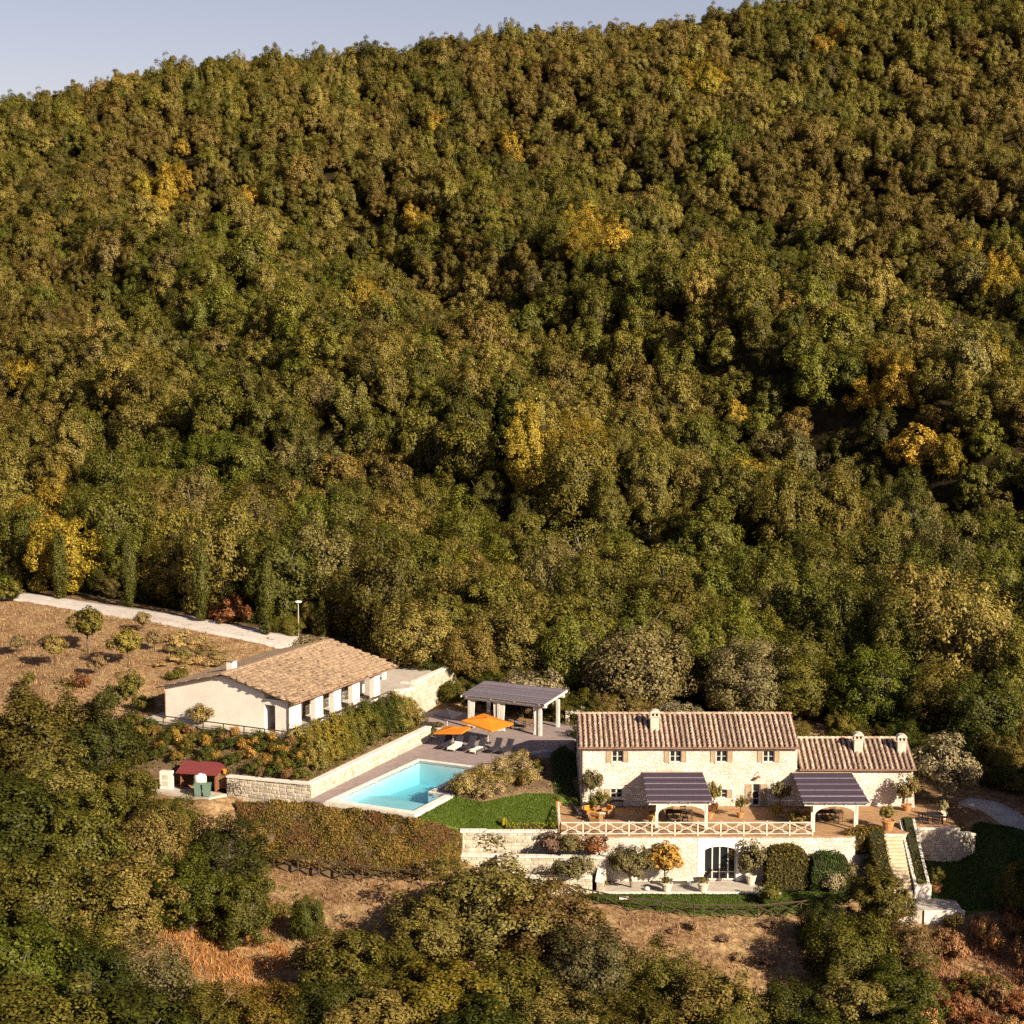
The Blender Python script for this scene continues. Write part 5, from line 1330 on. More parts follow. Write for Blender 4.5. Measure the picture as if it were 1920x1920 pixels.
rest = pts[NEAR_N:]
print('FOREST', len(pts), pts[NEAR_N][1])
def forest(rest):
    me = bpy.data.meshes.new('forest')
    me.vertices.add(len(rest))
    co = np.array([(q[0], q[1], q[2]-0.4) for q in rest], dtype=np.float32); me.vertices.foreach_set('co', co.ravel())
    cols = np.zeros((len(rest), 4), dtype=np.float32); sc = np.zeros((len(rest), 3), dtype=np.float32); rot = np.zeros((len(rest), 3), dtype=np.float32); ix = np.zeros(len(rest), dtype=np.int32)
    for i, q in enumerate(rest):
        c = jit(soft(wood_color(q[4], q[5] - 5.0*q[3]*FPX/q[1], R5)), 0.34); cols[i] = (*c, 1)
        s = q[3]*1.02; sc[i] = (s, s, s*R5.uniform(0.8, 1.3)); rot[i] = (R5.uniform(-.06,.06), R5.uniform(-.06,.06), R5.uniform(0, 6.28)); ix[i] = R5.randrange(5)
    for nm, ty, dat, fld in (('tint', 'FLOAT_COLOR', cols, 'color'), ('size', 'FLOAT_VECTOR', sc, 'vector'), ('turn', 'FLOAT_VECTOR', rot, 'vector'), ('form', 'INT', ix, 'value')):
        a = me.attributes.new(nm, ty, 'POINT'); a.data.foreach_set(fld, dat.ravel())
    o = obj('forest', me, None)
    tag(o, 'dense autumn wood covering the hill up to the skyline', 'forest', kind='stuff')
    ng = bpy.data.node_groups.new('forest_nodes', 'GeometryNodeTree')
    ng.interface.new_socket('Geometry', in_out='INPUT', socket_type='NodeSocketGeometry'); ng.interface.new_socket('Geometry', in_out='OUTPUT', socket_type='NodeSocketGeometry')
    gi, go = ng.nodes.new('NodeGroupInput'), ng.nodes.new('NodeGroupOutput')
    ip = ng.nodes.new('GeometryNodeInstanceOnPoints'); ip.inputs['Pick Instance'].default_value = True
    jn = ng.nodes.new('GeometryNodeJoinGeometry')
    for p in reversed(FAR_OBJ):
        oi = ng.nodes.new('GeometryNodeObjectInfo'); oi.inputs['Object'].default_value = p; oi.inputs['As Instance'].default_value = True
        ng.links.new(oi.outputs['Geometry'], jn.inputs[0])
    def att(nm, ty):
        n = ng.nodes.new('GeometryNodeInputNamedAttribute'); n.data_type = ty; n.inputs[0].default_value = nm
        return next(s for s in n.outputs if s.enabled and s.name == 'Attribute')
    ng.links.new(gi.outputs[0], ip.inputs['Points']); ng.links.new(jn.outputs[0], ip.inputs['Instance'])
    ng.links.new(att('form', 'INT'), ip.inputs['Instance Index']); ng.links.new(att('size', 'FLOAT_VECTOR'), ip.inputs['Scale'])
    er = ng.nodes.new('FunctionNodeEulerToRotation'); ng.links.new(att('turn', 'FLOAT_VECTOR'), er.inputs[0]); ng.links.new(er.outputs[0], ip.inputs['Rotation'])
    ng.links.new(ip.outputs[0], go.inputs[0])
    m = o.modifiers.new('forest', 'NODES'); m.node_group = ng
    return o
# five trees at the near edge of the far wood lend it their crowns
FAR_OBJ = []
for k, q in enumerate(rest[:5]):
    c = (OLV, TAN, OLV, BRN, DKG)[k]
    r = plant('broadleaf_tree', '%s %s tree high in the wood, where single trees merge' % (('broad','tall','spreading','slim','round')[k], CNAME[c]), 'tree', (FAR[k], TREES[k][1]), (q[0], q[1], q[2]-0.2), 0, q[3], jit(c), 'trees high in the wood')
    FAR_OBJ.append(r.children[0])
forest(rest[5:])

# ---------------------------------------------------------------- trees in front and to the sides
FRONT = [  # foot in the picture, height, width, colour, label
 (60,1492,7.8,7.8,OLV,'broad olive-green tree at the left edge below the orchard field'),
 (185,1488,7.2,6.4,DKG,'dark green tree below the orchard, right of the broad left-edge tree'),
 (238,1545,4.6,4.6,OLV,'bushy olive-green tree left of the white cabinet'),
 (30,1640,7,7.2,DKG,'dark tree low on the left edge level with the shed'),
 (150,1655,6.2,6.2,OLV,'olive-green tree in the left mass, below the dark orchard tree'),
 (280,1650,5.0,5.2,TAN,'tan-tipped tree just below the shed slab'),
 (425,1662,5.0,6.0,DKG,'dark green tree standing in front of the bicycle and short wall'),
 (358,1745,5.2,4.6,GRN,'fresh green tree left of the two leaning trunks'),
 (458,1770,5.2,4.6,OLV,'olive tree on thin leaning trunks over the orange dry grass'),
 (80,1790,6.5,7,OLV,'wide olive-green tree at the left edge, halfway down the slope'),
 (222,1785,6,6.4,TAN,'tan-tipped tree left of the orange dry grass'),
 (30,1915,6,6.4,GRN,'fresh green tree in the bottom left corner'),
 (150,1935,5.5,6.4,DKG,'dark green tree at the bottom left, second from the corner'),
 (275,1925,5,5.8,GRY,'grey-green tree at the bottom left below the orange grass'),
 (60,2040,6,7,OLV,'olive-green tree cut by the bottom left frame edge'),
 (385,1990,4.6,5.2,OLV,'olive-green tree at the bottom edge under the orange grass'),
 (485,1995,4.6,5.2,(0.14,0.105,0.014),'yellow-green tree at the bottom edge, right of the orange grass'),
 (250,2050,6,6.8,DKG,'dark tree at the bottom frame edge below the grey-green one'),
 (645,1890,5,5.6,OLV,'rounded olive tree below the dry grass bank'),
 (575,1765,3.2,2.4,GRN,'small pointed green tree on the dry grass bank'),
 (620,1995,5,5.8,DKG,'dark tree at the bottom edge below the rounded olive tree'),
 (805,1820,5,5.2,TAN,'tan-tipped tree left of the big central tree'),
 (905,1800,7.4,7.8,TAN,'big tan-green tree in front of the stepped garden walls'),
 (1015,1812,6.4,6.4,(0.13,0.088,0.022),'big brownish tree below the lowest garden wall'),
 (820,1965,5.4,6.4,(0.14,0.115,0.012),'yellow-green tree at the bottom centre left'),
 (955,1945,5,5.6,OLV,'olive tree at the bottom centre between two larger crowns'),
 (1105,1897,5.4,6.0,GRY,'grey-green tree below the lower lawn fence'),
 (1225,1910,4.8,5.4,OLV,'olive tree at the left end of the bare bank'),
 (1330,1965,5,5.6,TAN,'tan-tipped tree at the bottom edge below the bare bank'),
 (1050,2010,5,6,TAN,'tan-tipped tree at the bottom edge below the grey-green one'),
 (1590,1868,5.4,5.2,(0.11,0.10,0.014),'olive-yellow tree standing right of the bare bank'),
 (1648,1772,5.2,4.2,OLV,'olive-green tree in front of the stair foot'),
 (1600,1985,5,5.2,TAN,'tan-tipped tree at the bottom edge right of the bare bank'),
 (1912,1725,4.4,3.4,OLV,'slender olive-green tree at the right edge by the shaded lawn'),
 (1480,1975,4.6,5.2,DKG,'dark tree at the bottom edge under the bare bank shade'),
 (735,1905,4.6,5.0,OLV,'olive-green tree right of the rounded olive tree'),
 (100,1560,5.6,6.2,TAN,'tan-tipped tree in the left mass below the broad tree'),
 (320,1590,4.0,4.4,OLV,'olive-green tree just below the white cabinet'),
 (700,2010,5,6,TAN,'tan-tipped tree at the bottom edge left of centre'),
 (900,2040,5,6,DKG,'dark tree at the bottom edge in the middle'),
 (1400,1995,4.4,5,OLV,'olive tree at the bottom edge right of the grey-green one'),
 (1540,1780,3.4,3.2,DKG,'dark shrubby tree in the shade right of the bare bank'),
 (1700,1840,4.0,4.0,(0.17,0.11,0.04),'brownish tree between stair foot and dry shrubs'),
 (1180,2020,5,6,OLV,'olive tree at the bottom edge, centre right'),
]
R6 = random.Random(4); _ec = {}
for k_ in range(74):
    px = -90 + k_*27.6 + R6.uniform(-6, 6); py = np.interp(px, EDX, EDY) - R6.uniform(2, 14)
    if 1075 < px < 1725 or any(abs(px-c_[0]) < 20 for c_ in CYPS): continue
    p = G(px, py)
    la, lb_ = (p-ANX_O).dot(E1), (p-ANX_O).dot(E2)
    if -3 < la < 13.5 and -3 < lb_ < 30: continue
    c = R6.choice((OLV, DKG, BRN, GRN, TAN)); w = R6.uniform(2.4, 4.2); z_ = zone(px, py); _ec[(c, z_)] = _ec.get((c, z_), 0)+1
    plant('undergrowth_shrub', '%s %s wood-edge shrub %s' % ('wide' if w > 3.3 else 'small', CNAME[c], z_), 'shrub', (TREES[k_ % 7][0],), p+Vector((0,0,-0.2)), k_*1.3, (w/7, w/7, R6.uniform(0.2, 0.42)), jit(c), 'undergrowth along the wood edge')
def front_ok(px, py):
    if px < 250: return py > 1500
    if px < 520: return py > 1950 or (px < 300 and py > 1660)
    if px < 760: return py > 1930
    if px < 1130: return py > 1880
    if px < 1240: return py > 1860
    if px < 1560: return py > 1915
    return px < 1700 and py > 1815
fp_ = [G(q[0], q[1]) for q in FRONT]; nf = 0
for _ in range(700):
    px, py = R6.uniform(-60, 1700), R6.uniform(1500, 2090)
    if not front_ok(px, py) or nf > 34: continue
    p = G(px, py)
    if any((p-q).length < 4.3 for q in fp_): continue
    fp_.append(p); nf += 1
    c = R6.choice((DKG, OLV, GRN, OLV, DKG, BRN)); w = R6.uniform(3.8, 5.8); t = TREES[nf % 7]
    wh = 'left of the orange grass' if px < 330 else 'round the orange grass' if px < 540 else 'below the dry grass bank' if px < 780 else 'round the big central tree' if px < 1130 else 'below the bare bank'
    plant('broadleaf_tree', '%s %s tree filling the slope %s, %s' % ('wide' if w > 4.8 else 'small', CNAME[c], wh, 'high up' if py < 1700 else 'midway' if py < 1850 else 'low down'), 'tree', t[:2], p, nf*1.9, (w/t[2], w/t[2], R6.uniform(3.6, 5.6)/t[3]), jit(c), 'trees filling the slope below the villa')
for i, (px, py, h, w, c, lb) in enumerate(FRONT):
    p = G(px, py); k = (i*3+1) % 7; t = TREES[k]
    plant('broadleaf_tree', lb, 'tree', t[:2], p, i*1.3, (1.14*w/t[2], 1.14*w/t[2], 1.06*h/t[3]), tuple(0.74*q for q in jit(c, 0.15)), 'trees on the slope below the villa')  # tint darkened to paint in the foreground's deep shade
for i, (x, y, h, w) in enumerate(((41.5,130,13,7.5), (45.5,126,15,8), (46.5,134,14,8), (43,138,12,7), (49,140,14,8), (41.5,123,13,7), (46.5,146,11,7), (50,130,16,9))):
    t = TREES[i % 7]; plant('broadleaf_tree', 'tall tree beyond the right frame edge shading the right lawn', 'tree', t[:2], (x, y, gz1(x, y)), i, (w/t[2], w/t[2], h/t[3]), jit(OLV), 'tall trees shading the right lawn')
BACK = [(6.5,161.5),(9.5,160.8),(12.5,162),(18,161),(21,161.5),(24,160.5),(27.5,160),(30.5,160.5),(33.5,158.5),(36.5,160),(37.5,156),(41,158),(34.5,163),(29,164.5),(40,163.5),(44,160)]
for i, (x, y) in enumerate(BACK):
    c = (DKG, OLV, DKG, BRN)[i % 4]; w = 3.4+1.4*((i*0.618) % 1)
    plant('undergrowth_shrub', '%s wild shrub at the wood edge, %s behind the farmhouse' % (CNAME[c], ['first','second','third','fourth','fifth','sixth','seventh','eighth','ninth','tenth','eleventh','twelfth','thirteenth','fourteenth','fifteenth','sixteenth'][i]), 'shrub', (TREES[i % 7][0],), (x, y, gz1(x, y)-0.2), i*1.1, (w/7, w/7, 0.36+0.14*((i*0.37) % 1)), jit(c), 'wild shrubs behind the farmhouse')
for i, (a_, b_) in enumerate(((-6.5,32.5),(-3.8,33.3),(-1,34),(4.5,33.2),(7,32.6),(8.4,33.5),(5.8,34.6),(-9.5,34.5),(10.2,35))):
    p = pool(a_, b_); c = (OLV, DKG, BRN)[i % 3]; w = 3.2+1.2*((i*0.618) % 1)
    plant('undergrowth_shrub', '%s wild shrub behind the pool pavilion, %s from the courtyard wall' % (CNAME[c], ['first','second','third','fourth','fifth','sixth','seventh','eighth','ninth'][i]), 'shrub', (TREES[(i+2) % 7][0],), (p.x, p.y, gz1(p.x, p.y)-0.2), i*1.1, (w/7, w/7, 0.32+0.14*((i*0.37) % 1)), jit(c), 'wild shrubs behind the pavilion')
for i, (px, py, w, h, c, lb) in enumerate(((970,1308,5.8,4.6,SILV,'silvery olive tree behind the pool pavilion'), (690,1236,4.6,4.0,SILV,'silvery olive tree behind the guest house roof'), (1772,1512,5.2,5.4,SILV,'silvery olive tree right of the farmhouse wing'),
      (1185,1664,3.4,3.2,GRY,'small olive tree on the patio left of the yellow one'), (1330,1352,4.2,3.0,SILV,'low silvery olive tree just over the farmhouse ridge'))):
    p = G(px, py) if i != 3 else P(px, py, -3.4)
    if i == 4: p = Vector((14.6, 160.5, gz1(14.6, 160.5)+1.8))
    if i == 0: p = pool(1.6, 33.0); p.z = gz1(p.x, p.y)
    if i == 1: p = anx(3.2, 18.6, AZ)
    plant('olive_tree', lb, 'tree', OLIVE[i % 3], p, i*2.0, (w/5.2, w/5.2, h/4.6), c, 'olive trees round the villa', PALE_BARK)
plant('olive_tree', 'small golden-leaved tree on the patio beside the arched door', 'tree', (SAPL[0], SAPL[1]), P(1247,1662,-3.4), 0, 1.2, (0.34,0.20,0.035), None, BARK)
CT_ME = trunk_mesh('trunk', 5, 3, 0.12, 0.2, 2)
for i, lb in enumerate(('slim cypress at the far left end of the gravel road', 'slim cypress second from the left along the gravel road', 'slim cypress beside the rust-brown shrub', 'slim cypress nearest the guest house roof')):
    plant('cypress', lb, 'tree', (CYP, CT_ME), CYP_P[i], i, (0.95, 0.95, CYPS[i][2]/7.0), (0.066,0.068,0.012), 'cypresses along the gravel road')
for i, (px, py, s, c, lb) in enumerate(((165,1222,1.25,(0.10,0.085,0.014),'largest young fruit tree in the dry orchard'), (240,1250,1.05,(0.20,0.165,0.03),'yellowish young fruit tree second from the right in the orchard'), (103,1248,0.85,(0.20,0.15,0.04),'thin young fruit tree left of the largest one'),
      (33,1230,0.62,(0.16,0.12,0.05),'tiny sapling near the left edge of the orchard'), (290,1222,0.6,(0.2,0.14,0.06),'pale staked sapling at the right of the orchard'), (186,1268,0.6,(0.2,0.13,0.06),'bare sapling in the front row of the orchard'), (268,1185,0.6,(0.2,0.15,0.06),'sapling close under the gravel road'))):
    plant('fruit_tree', lb, 'tree', SAPL, G(px, py), i*1.7, s*1.22, c, 'young trees in the orchard', PALE_BARK)

# ---------------------------------------------------------------- shrubs
def bush(px, py, w, h, c, label, group=None, surf=None, z=None, name='shrub', mesh=None, p=None):
    q = p if p is not None else pick(surf, px, py) if surf is not None else P(px, py, z) if z is not None else G(px, py)
    m = mesh or BUSH[int(px*7+py) % 4]; k = (1.0, 0.95) if m in BALL else (2.2, 1.5)
    return plant(name, label, 'shrub', (m,), q, (px*0.37) % 6.28, (w/k[0], w/k[0], h/k[1]), c, group)
BALLS = [(265,1375),(288,1372),(327,1378),(338,1392),(352,1370),(300,1405),(385,1388),(390,1394),(422,1392),(456,1400),(476,1392),(508,1388),(515,1408),(535,1412),(470,1418),(332,1418),(405,1420),(440,1376),(545,1395),(500,1428),(525,1438),(560,1425),(490,1450),(540,1455),(250,1400)]
ORD = ['first','second','third','fourth','fifth','sixth','seventh','eighth','ninth','tenth','eleventh','twelfth']
_rows = {'upper': sorted(q for q in BALLS if q[1] < 1390), 'middle': sorted(q for q in BALLS if 1390 <= q[1] < 1411), 'lower': sorted(q for q in BALLS if q[1] >= 1411)}
i = 0
for rn, rl in _rows.items():
    for j, (x, y) in enumerate(rl):
        i += 1
        bush(x, y+8, random.uniform(0.85,1.15), random.uniform(0.85,1.1), jit((0.25,0.15,0.026) if i % 4 else (0.18,0.105,0.035)), '%s clipped ball shrub from the left in the %s row below the guest house' % (ORD[j], rn), 'clipped balls below the guest house', gar_s, name='ball_shrub', mesh=BALL[i % 3])
SPOT = {}
def place(u, v, along, across):
    """words for a place on a sheet, kept apart from what is already there"""
    return '%s, %s' % (along[min(int(u*len(along)), len(along)-1)], across[min(int(v*len(across)), len(across)-1)])
AL1 = ['left of the shed', 'behind the shed', 'behind the bicycle', 'above the short wall', 'above the pool corner wall']
AC1 = ['at the foot of the slope', 'halfway up the slope', 'close under the gable rail']
for i in range(46):
    u, v = 0.02+0.40*((i*0.7549) % 1), 0.06+0.9*((i*0.5698+0.2) % 1)
    w = random.uniform(1.0,1.9)
    bush(0, 0, w, random.uniform(0.6,0.95), jit(DKG if i % 3 else OLV), '%s %s low shrub %s' % ('broad' if w > 1.45 else 'narrow', 'dark green' if i % 3 else 'olive', place(u/0.42, v, AL1, AC1)), 'shrubs among the clipped balls', p=on(gar_s, u, v))
AL2 = ['by the gable corner', 'below the first pillar', 'below the second pillar', 'below the third pillar', 'below the fourth pillar', 'below the last pillar']
AC2 = ['on the pool wall', 'midway down the slope', 'along the portico rail']
for i in range(66):
    u, v = 0.42+0.57*((i*0.7549+0.3) % 1), 0.05+0.9*((i*0.5698) % 1)
    w = random.uniform(1.3,2.2)
    bush(0, 0, w, random.uniform(0.9,1.5), jit((OLV, (0.15,0.12,0.016), TAN, DKG)[i % 4]), '%s %s shrub %s' % ('broad' if w > 1.55 else 'narrow', ('olive-green','yellow-green','tan','dark green')[i % 4], place((u-0.42)/0.57, v, AL2, AC2)), 'shrubs between portico and pool wall', p=on(gar_s, u, v))
for i in range(28):
    u, v = 0.05+0.78*((i*0.7549) % 1), 0.04+0.88*((i*0.5698) % 1)
    p = on(bed_s, u, v)
    bush(0, 0, random.uniform(1.4,2.1), random.uniform(1.0,1.5), jit((0.26,0.20,0.085) if i % 3 else (0.20,0.15,0.04)), '%s rounded shrub %s' % ('pale straw-coloured' if i % 3 else 'olive', place(u, v, ['near the pool step', 'in the near half of the pool bed', 'in the middle of the pool bed', 'in the far half of the pool bed', 'by the garden steps'], ['next to the lawn', 'amid the bed', 'next to the deck'])), 'rounded shrubs in the pool bed', p=p, name='ball_shrub', mesh=BALL[i % 3])
bush(0,0,1.6,1.1,OLV,'olive shrub at the top of the pool bed', p=on(bed_s,0.82,0.5)); bush(0,0,1.8,1.1,(0.15,0.09,0.03),'brown shrub at the pool corner of the bed', p=on(bed_s,0.1,0.4))
for (px, py, w, h, c, z, lb) in ((1032,1598,2.6,1.5,(0.16,0.10,0.065),-1.15,'purplish-brown lavender clump left on the upper garden wall ledge'), (1072,1602,2.6,1.5,GRY,-1.15,'grey lavender clump in the middle of the wall ledge'), (1112,1602,2.4,1.3,RUST,-1.15,'rust-coloured clump at the right end of the wall ledge'),
      (1075,1648,3.0,1.7,GRY,-2.3,'grey-green rounded shrub above the lowest garden wall'), (1128,1664,0.9,0.6,OLV,-3.3,'small plant at the patio corner'),
      (945,1552,0.5,0.8,(0.3,0.24,0.02),0.2,'small yellow clipped shrub at the lawn edge')):
    bush(px, py, w, h, c, lb, None, None, z)
# hedges
def hedge(label, corners, z0, h, c, n, leaf=0.13, name='hedge', top_curve=0.0):
    """a clipped body of leaves over a four-cornered foot"""
    R = np.random.default_rng(len(label)); a, b, cc, d = [np.array(q[:2]) for q in corners]
    u, v, w = R.random(n), R.random(n), R.random(n)
    face = R.integers(0, 5, n)
    u = np.where(face == 1, 0.0, np.where(face == 2, 1.0, u)); v = np.where(face == 3, 0.0, np.where(face == 4, 1.0, v)); w = np.where(face == 0, 1.0, w)
    xy = (a[None]*((1-u)*(1-v))[:, None] + b[None]*(u*(1-v))[:, None] + cc[None]*(u*v)[:, None] + d[None]*((1-u)*v)[:, None])
    hh = h*(1 - top_curve*((2*u-1)**4))
    zc = np.array([q[2] if len(q) > 2 else z0 for q in corners]); zb = zc[0]*(1-u)*(1-v)+zc[1]*u*(1-v)+zc[2]*u*v+zc[3]*(1-u)*v
    P_ = np.c_[xy, zb + w*hh] + R.normal(size=(n, 3))*0.06
    nv = np.where((face == 0)[:, None], [0, 0, 1.0], np.where((face == 1)[:, None], [-1.0, 0, 0], np.where((face == 2)[:, None], [1.0, 0, 0], np.where((face == 3)[:, None], [0, -1.0, 0], [0, 1.0, 0]))))
    o = np.array([xy.mean(0)[0], xy.mean(0)[1], zc.min()])
    V, F = quads(P_-o, nv + R.normal(size=(n, 3))*0.5, leaf, R)
    r = thing(name, label, 'hedge', o)
    x = obj('foliage', np_mesh('foliage', V, F), LEAF, r); x['tint'] = c
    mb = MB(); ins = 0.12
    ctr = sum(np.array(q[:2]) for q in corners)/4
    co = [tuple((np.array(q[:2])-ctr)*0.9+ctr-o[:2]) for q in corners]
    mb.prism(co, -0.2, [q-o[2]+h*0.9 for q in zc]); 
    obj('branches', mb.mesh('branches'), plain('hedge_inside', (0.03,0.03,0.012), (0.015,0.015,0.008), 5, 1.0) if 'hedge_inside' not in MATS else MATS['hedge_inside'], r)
    return r
hedge('low bright yellow-green hedge strip along the lawn edge', [(-0.4,139.95), (3.2,139.95), (3.2,140.4), (-0.4,140.4)], 0.1, 0.42, (0.22,0.21,0.008), 1500, 0.10)
hedge('tall clipped mixed hedge below the terrace railing end', [(18.9,137.0), (21.9,137.0), (21.9,138.5), (18.9,138.5)], -3.4, 2.9, (0.085,0.068,0.012), 5200, 0.17, top_curve=0.25)
hedge('dark green clipped hedge block under the right pergola', [(22.15,136.6), (24.9,136.6), (24.9,138.4), (22.15,138.4)], -3.45, 2.5, (0.03,0.055,0.006), 4200, 0.13, top_curve=0.3)
hedge('hedge climbing beside the stairs', [(26.7,134.8,-3.6), (27.85,134.8,-3.6), (27.85,139.3,-1.0), (26.7,139.3,-1.0)], -3.6, 1.5, (0.10,0.082,0.014), 3600, 0.15)
hedge('narrow green planting in the sloping planter', [(29.72,135.7,-2.75), (30.4,135.7,-2.75), (30.4,141.2,0.45), (29.72,141.2,0.45)], -2.7, 0.28, (0.085,0.08,0.014), 2200, 0.12)
hedge('bushy hedge in front of the right pergola post', [(24.9,138.7), (26.7,138.9), (27.7,139.5), (26.0,139.9)], -1.2, 1.7, (0.13,0.09,0.015), 2400, 0.15)
for (px, py, w, h, c, z, lb) in ((1440,1690,2.0,1.3,OLV,-3.5,'green shrub at the right end of the patio'), (1555,1672,2.2,1.8,SILV,-3.6,'silvery drooping shrub left of the stair hedge'), (1583,1668,1.8,2.2,GRY,-3.6,'upright grey shrub beside the drooping silvery one'), (1520,1610,1.5,1.4,TAN,-2.6,'tan shrub between the two clipped hedges'),
      (1495,1545,1.6,1.1,(0.2,0.15,0.03),0.02,'yellowish plant trailing over the end of the railing'), (1455,1530,1.1,1.0,(0.28,0.19,0.03),0.02,'yellow shrub on the terrace between the pergolas'), (1555,1548,1.4,0.8,(0.2,0.14,0.04),-0.4,'low shrub before the right pergola'),
      (1640,1640,1.6,1.3,OLV,-3.0,'bushy shrub halfway down the left of the stairs'), (1650,1680,1.8,1.5,TAN,-3.6,'bushy shrub at the foot of the stairs'), (1800,1585,1.0,1.9,(0.22,0.18,0.04),-2.2,'pale flowering climber at the end of the rubble wall'), (1740,1608,1.2,0.7,(0.34,0.22,0.05),-2.3,'golden grassy clump at the foot of the rubble wall')):
    bush(px, py, w, h, c, lb, None, None, z)
for (px, py, w, h, c, lb) in ((240,1312,2.8,2.2,OLV,'round green shrub left of the guest house gable'), (205,1330,3.0,1.6,GRY,'grey spreading shrub below the round green one'), (270,1335,2.0,1.5,OLV,'green shrub against the guest house corner'), (53,1285,1.3,1.1,OLV,'small green shrub at the lower edge of the orchard'), (152,1290,1.8,1.2,RUST,'rusty shrub at the lower edge of the orchard'),
      (430,1170,4.0,2.4,RUST,'rust-brown shrub between two cypresses'), (395,1358,2.4,1.7,(0.2,0.15,0.04),'feathery shrub growing against the guest house gable'), (330,1275,2.0,1.0,OLV,'low green shrub behind the guest house roof'), (345,1240,1.6,0.8,TAN,'pale grass clump under the road'),
      (1090,1345,2.4,1.6,(0.23,0.17,0.04),'yellowish rounded shrub behind the small oven'), (1000,1318,2.0,1.4,OLV,'green shrub behind the pool pavilion corner'), (1040,1330,2.0,1.3,(0.22,0.17,0.04),'golden shrub right of the pool pavilion'), (790,1375,1.2,0.9,OLV,'dark shrub at the end of the long pool wall')):
    p = None
    if px == 395: p = anx(4.2,-0.75,AZ)
    if px == 790: p = pool(-2.9,21.2,PZ)
    bush(px, py, w, h, c, lb, p=p)
for i, (px, py) in enumerate(((310,1205),(335,1215),(360,1222),(385,1232),(345,1195),(405,1240),(320,1225),(370,1245),(300,1250),(400,1222),(345,1255),(375,1205),(415,1250),(428,1245),(325,1200),(350,1230),(390,1215),(395,1250),(410,1232),(330,1240),(365,1212),(380,1224),(340,1208),(355,1248))):
    bush(px, py, random.uniform(1.2,2.0), random.uniform(0.5,0.8), jit((0.36,0.25,0.09) if i % 3 else (0.22,0.16,0.06)), '%s dry grass clump, %s on the bank behind the guest house' % ('golden' if i % 3 else 'brownish', ORD[i % 12] if i < 12 else ORD[i-12]+' lower'), 'dry clumps behind the guest house')
for i in range(34):
    px, py = 1690+random.random()*270, 1735+random.random()*215
    if px < 1760 and py < 1800: px += 60
    c = jit((RUST, (0.22,0.12,0.05), BRN, (0.28,0.16,0.06))[i % 4], 0.2)
    bush(px, py, random.uniform(1.4,2.6), random.uniform(0.9,1.9), c, '%s dry shrub %s bottom right' % (('rust-red','brown','dull brown','orange-brown')[i % 4], place((px-1690)/330, (py-1735)/215, ['below the stair landing', 'midway to the right edge', 'by the right edge'], ['high on the slope', 'halfway down the slope', 'low on the slope'])), 'dry shrubs at the bottom right')
for i in range(14):
    px, py = 1240+random.random()*300, 1740+random.random()*120
    bush(px, py, random.uniform(0.8,1.5), random.uniform(0.4,0.8), jit((0.26,0.16,0.085)), 'low dry shrub on the bare bank below the fence, %s' % place((px-1240)/300, (py-1740)/120, ['left', 'middle', 'right'], ['near the fence', 'halfway down', 'near the bottom']), 'dry shrubs on the bare bank')
for i, (px, py, w, h, c) in enumerate(((1840,1470,3,1.6,BRN),(1880,1480,3,1.5,DKG),(1920,1490,3,1.6,BRN),(1800,1465,2.4,1.4,DKG),(1960,1500,3,1.8,OLV))):
    bush(px, py, w, h, c, '%s dim shrub from the farmhouse behind the gravel path' % ORD[i], 'shrubs behind the gravel path')

for i, (px, py, w, h) in enumerate(((-60,1122,4.5,3.0), (-15,1124,4.2,2.8), (22,1128,3.2,2.2))):
    bush(px, py, w, h, (OLV, GRN, OLV)[i], '%s green shrub hiding the left end of the gravel road' % ('outer', 'middle', 'inner')[i], 'shrubs at the left end of the road', mesh=None)
# pots
def potted(px, py, z, pr, ph, w, h, mat, c, label, stem=0.0, lob='shrub'):
    p = P(px, py, z); r = thing('potted_plant', label, 'potted plant', p)
    MB().lathe([(pr*0.62,0), (pr*0.95,ph*0.85), (pr*1.08,ph*0.86), (pr*1.08,ph), (pr*0.9,ph), (pr*0.85,ph*0.9)], 14).build('pot', mat, r, smooth=False)
    if stem: MB().tube([(0,0,ph*0.8), (0.03,0.02,ph+stem+h*0.3)], 0.035, 6).build('stem', BARK, r)
    f = obj('foliage', BUSH[int(px) % 4], LEAF, r); f.location = (0,0,ph+stem-0.02); f.scale = (w/2.2, w/2.2, h/1.5); f['tint'] = c
    return r
potted(1250,1673,-3.4,0.42,0.72,0.8,0.45,PALEPOT,OLV,'big pale pot at the left on the patio kerb'); potted(1318,1673,-3.4,0.42,0.72,0.8,0.45,PALEPOT,TAN,'big pale pot at the right on the patio kerb')
potted(1408,1658,-3.4,0.42,0.75,2.6,2.3,PALEPOT,GRY,'pale pot with a bushy grey-green olive beside the arched door')
potted(1107,1520,0.02,0.3,0.5,1.9,1.7,POT,GRY,'standard plant in a pot against the left of the farmhouse',1.0); potted(1120,1525,0.02,0.35,0.45,1.9,1.3,POT,OLV,'low potted bush below the standard plant')
potted(1338,1521,0.02,0.35,0.5,1.1,1.6,POT,TAN,'potted climber at the wall right of the middle pergola',0.3); potted(1330,1535,0.02,0.35,0.5,1.2,1.0,POT,RUST,'rusty potted shrub behind the middle pergola post')
potted(1388,1533,0.02,0.3,0.45,1.1,0.9,POT,OLV,'small potted tree between the door and the railing',0.3); potted(1462,1522,0.02,0.35,0.5,1.6,1.5,POT,GRY,'feathery potted shrub in the shade by the door',0.4)
potted(1222,1546,0.02,0.32,0.75,0.5,0.4,POT,YEL,'tall ochre jar beside the middle pergola post'); potted(1665,1556,0.02,0.5,0.75,1.4,1.2,POT,TAN,'large terracotta pot at the head of the stairs')
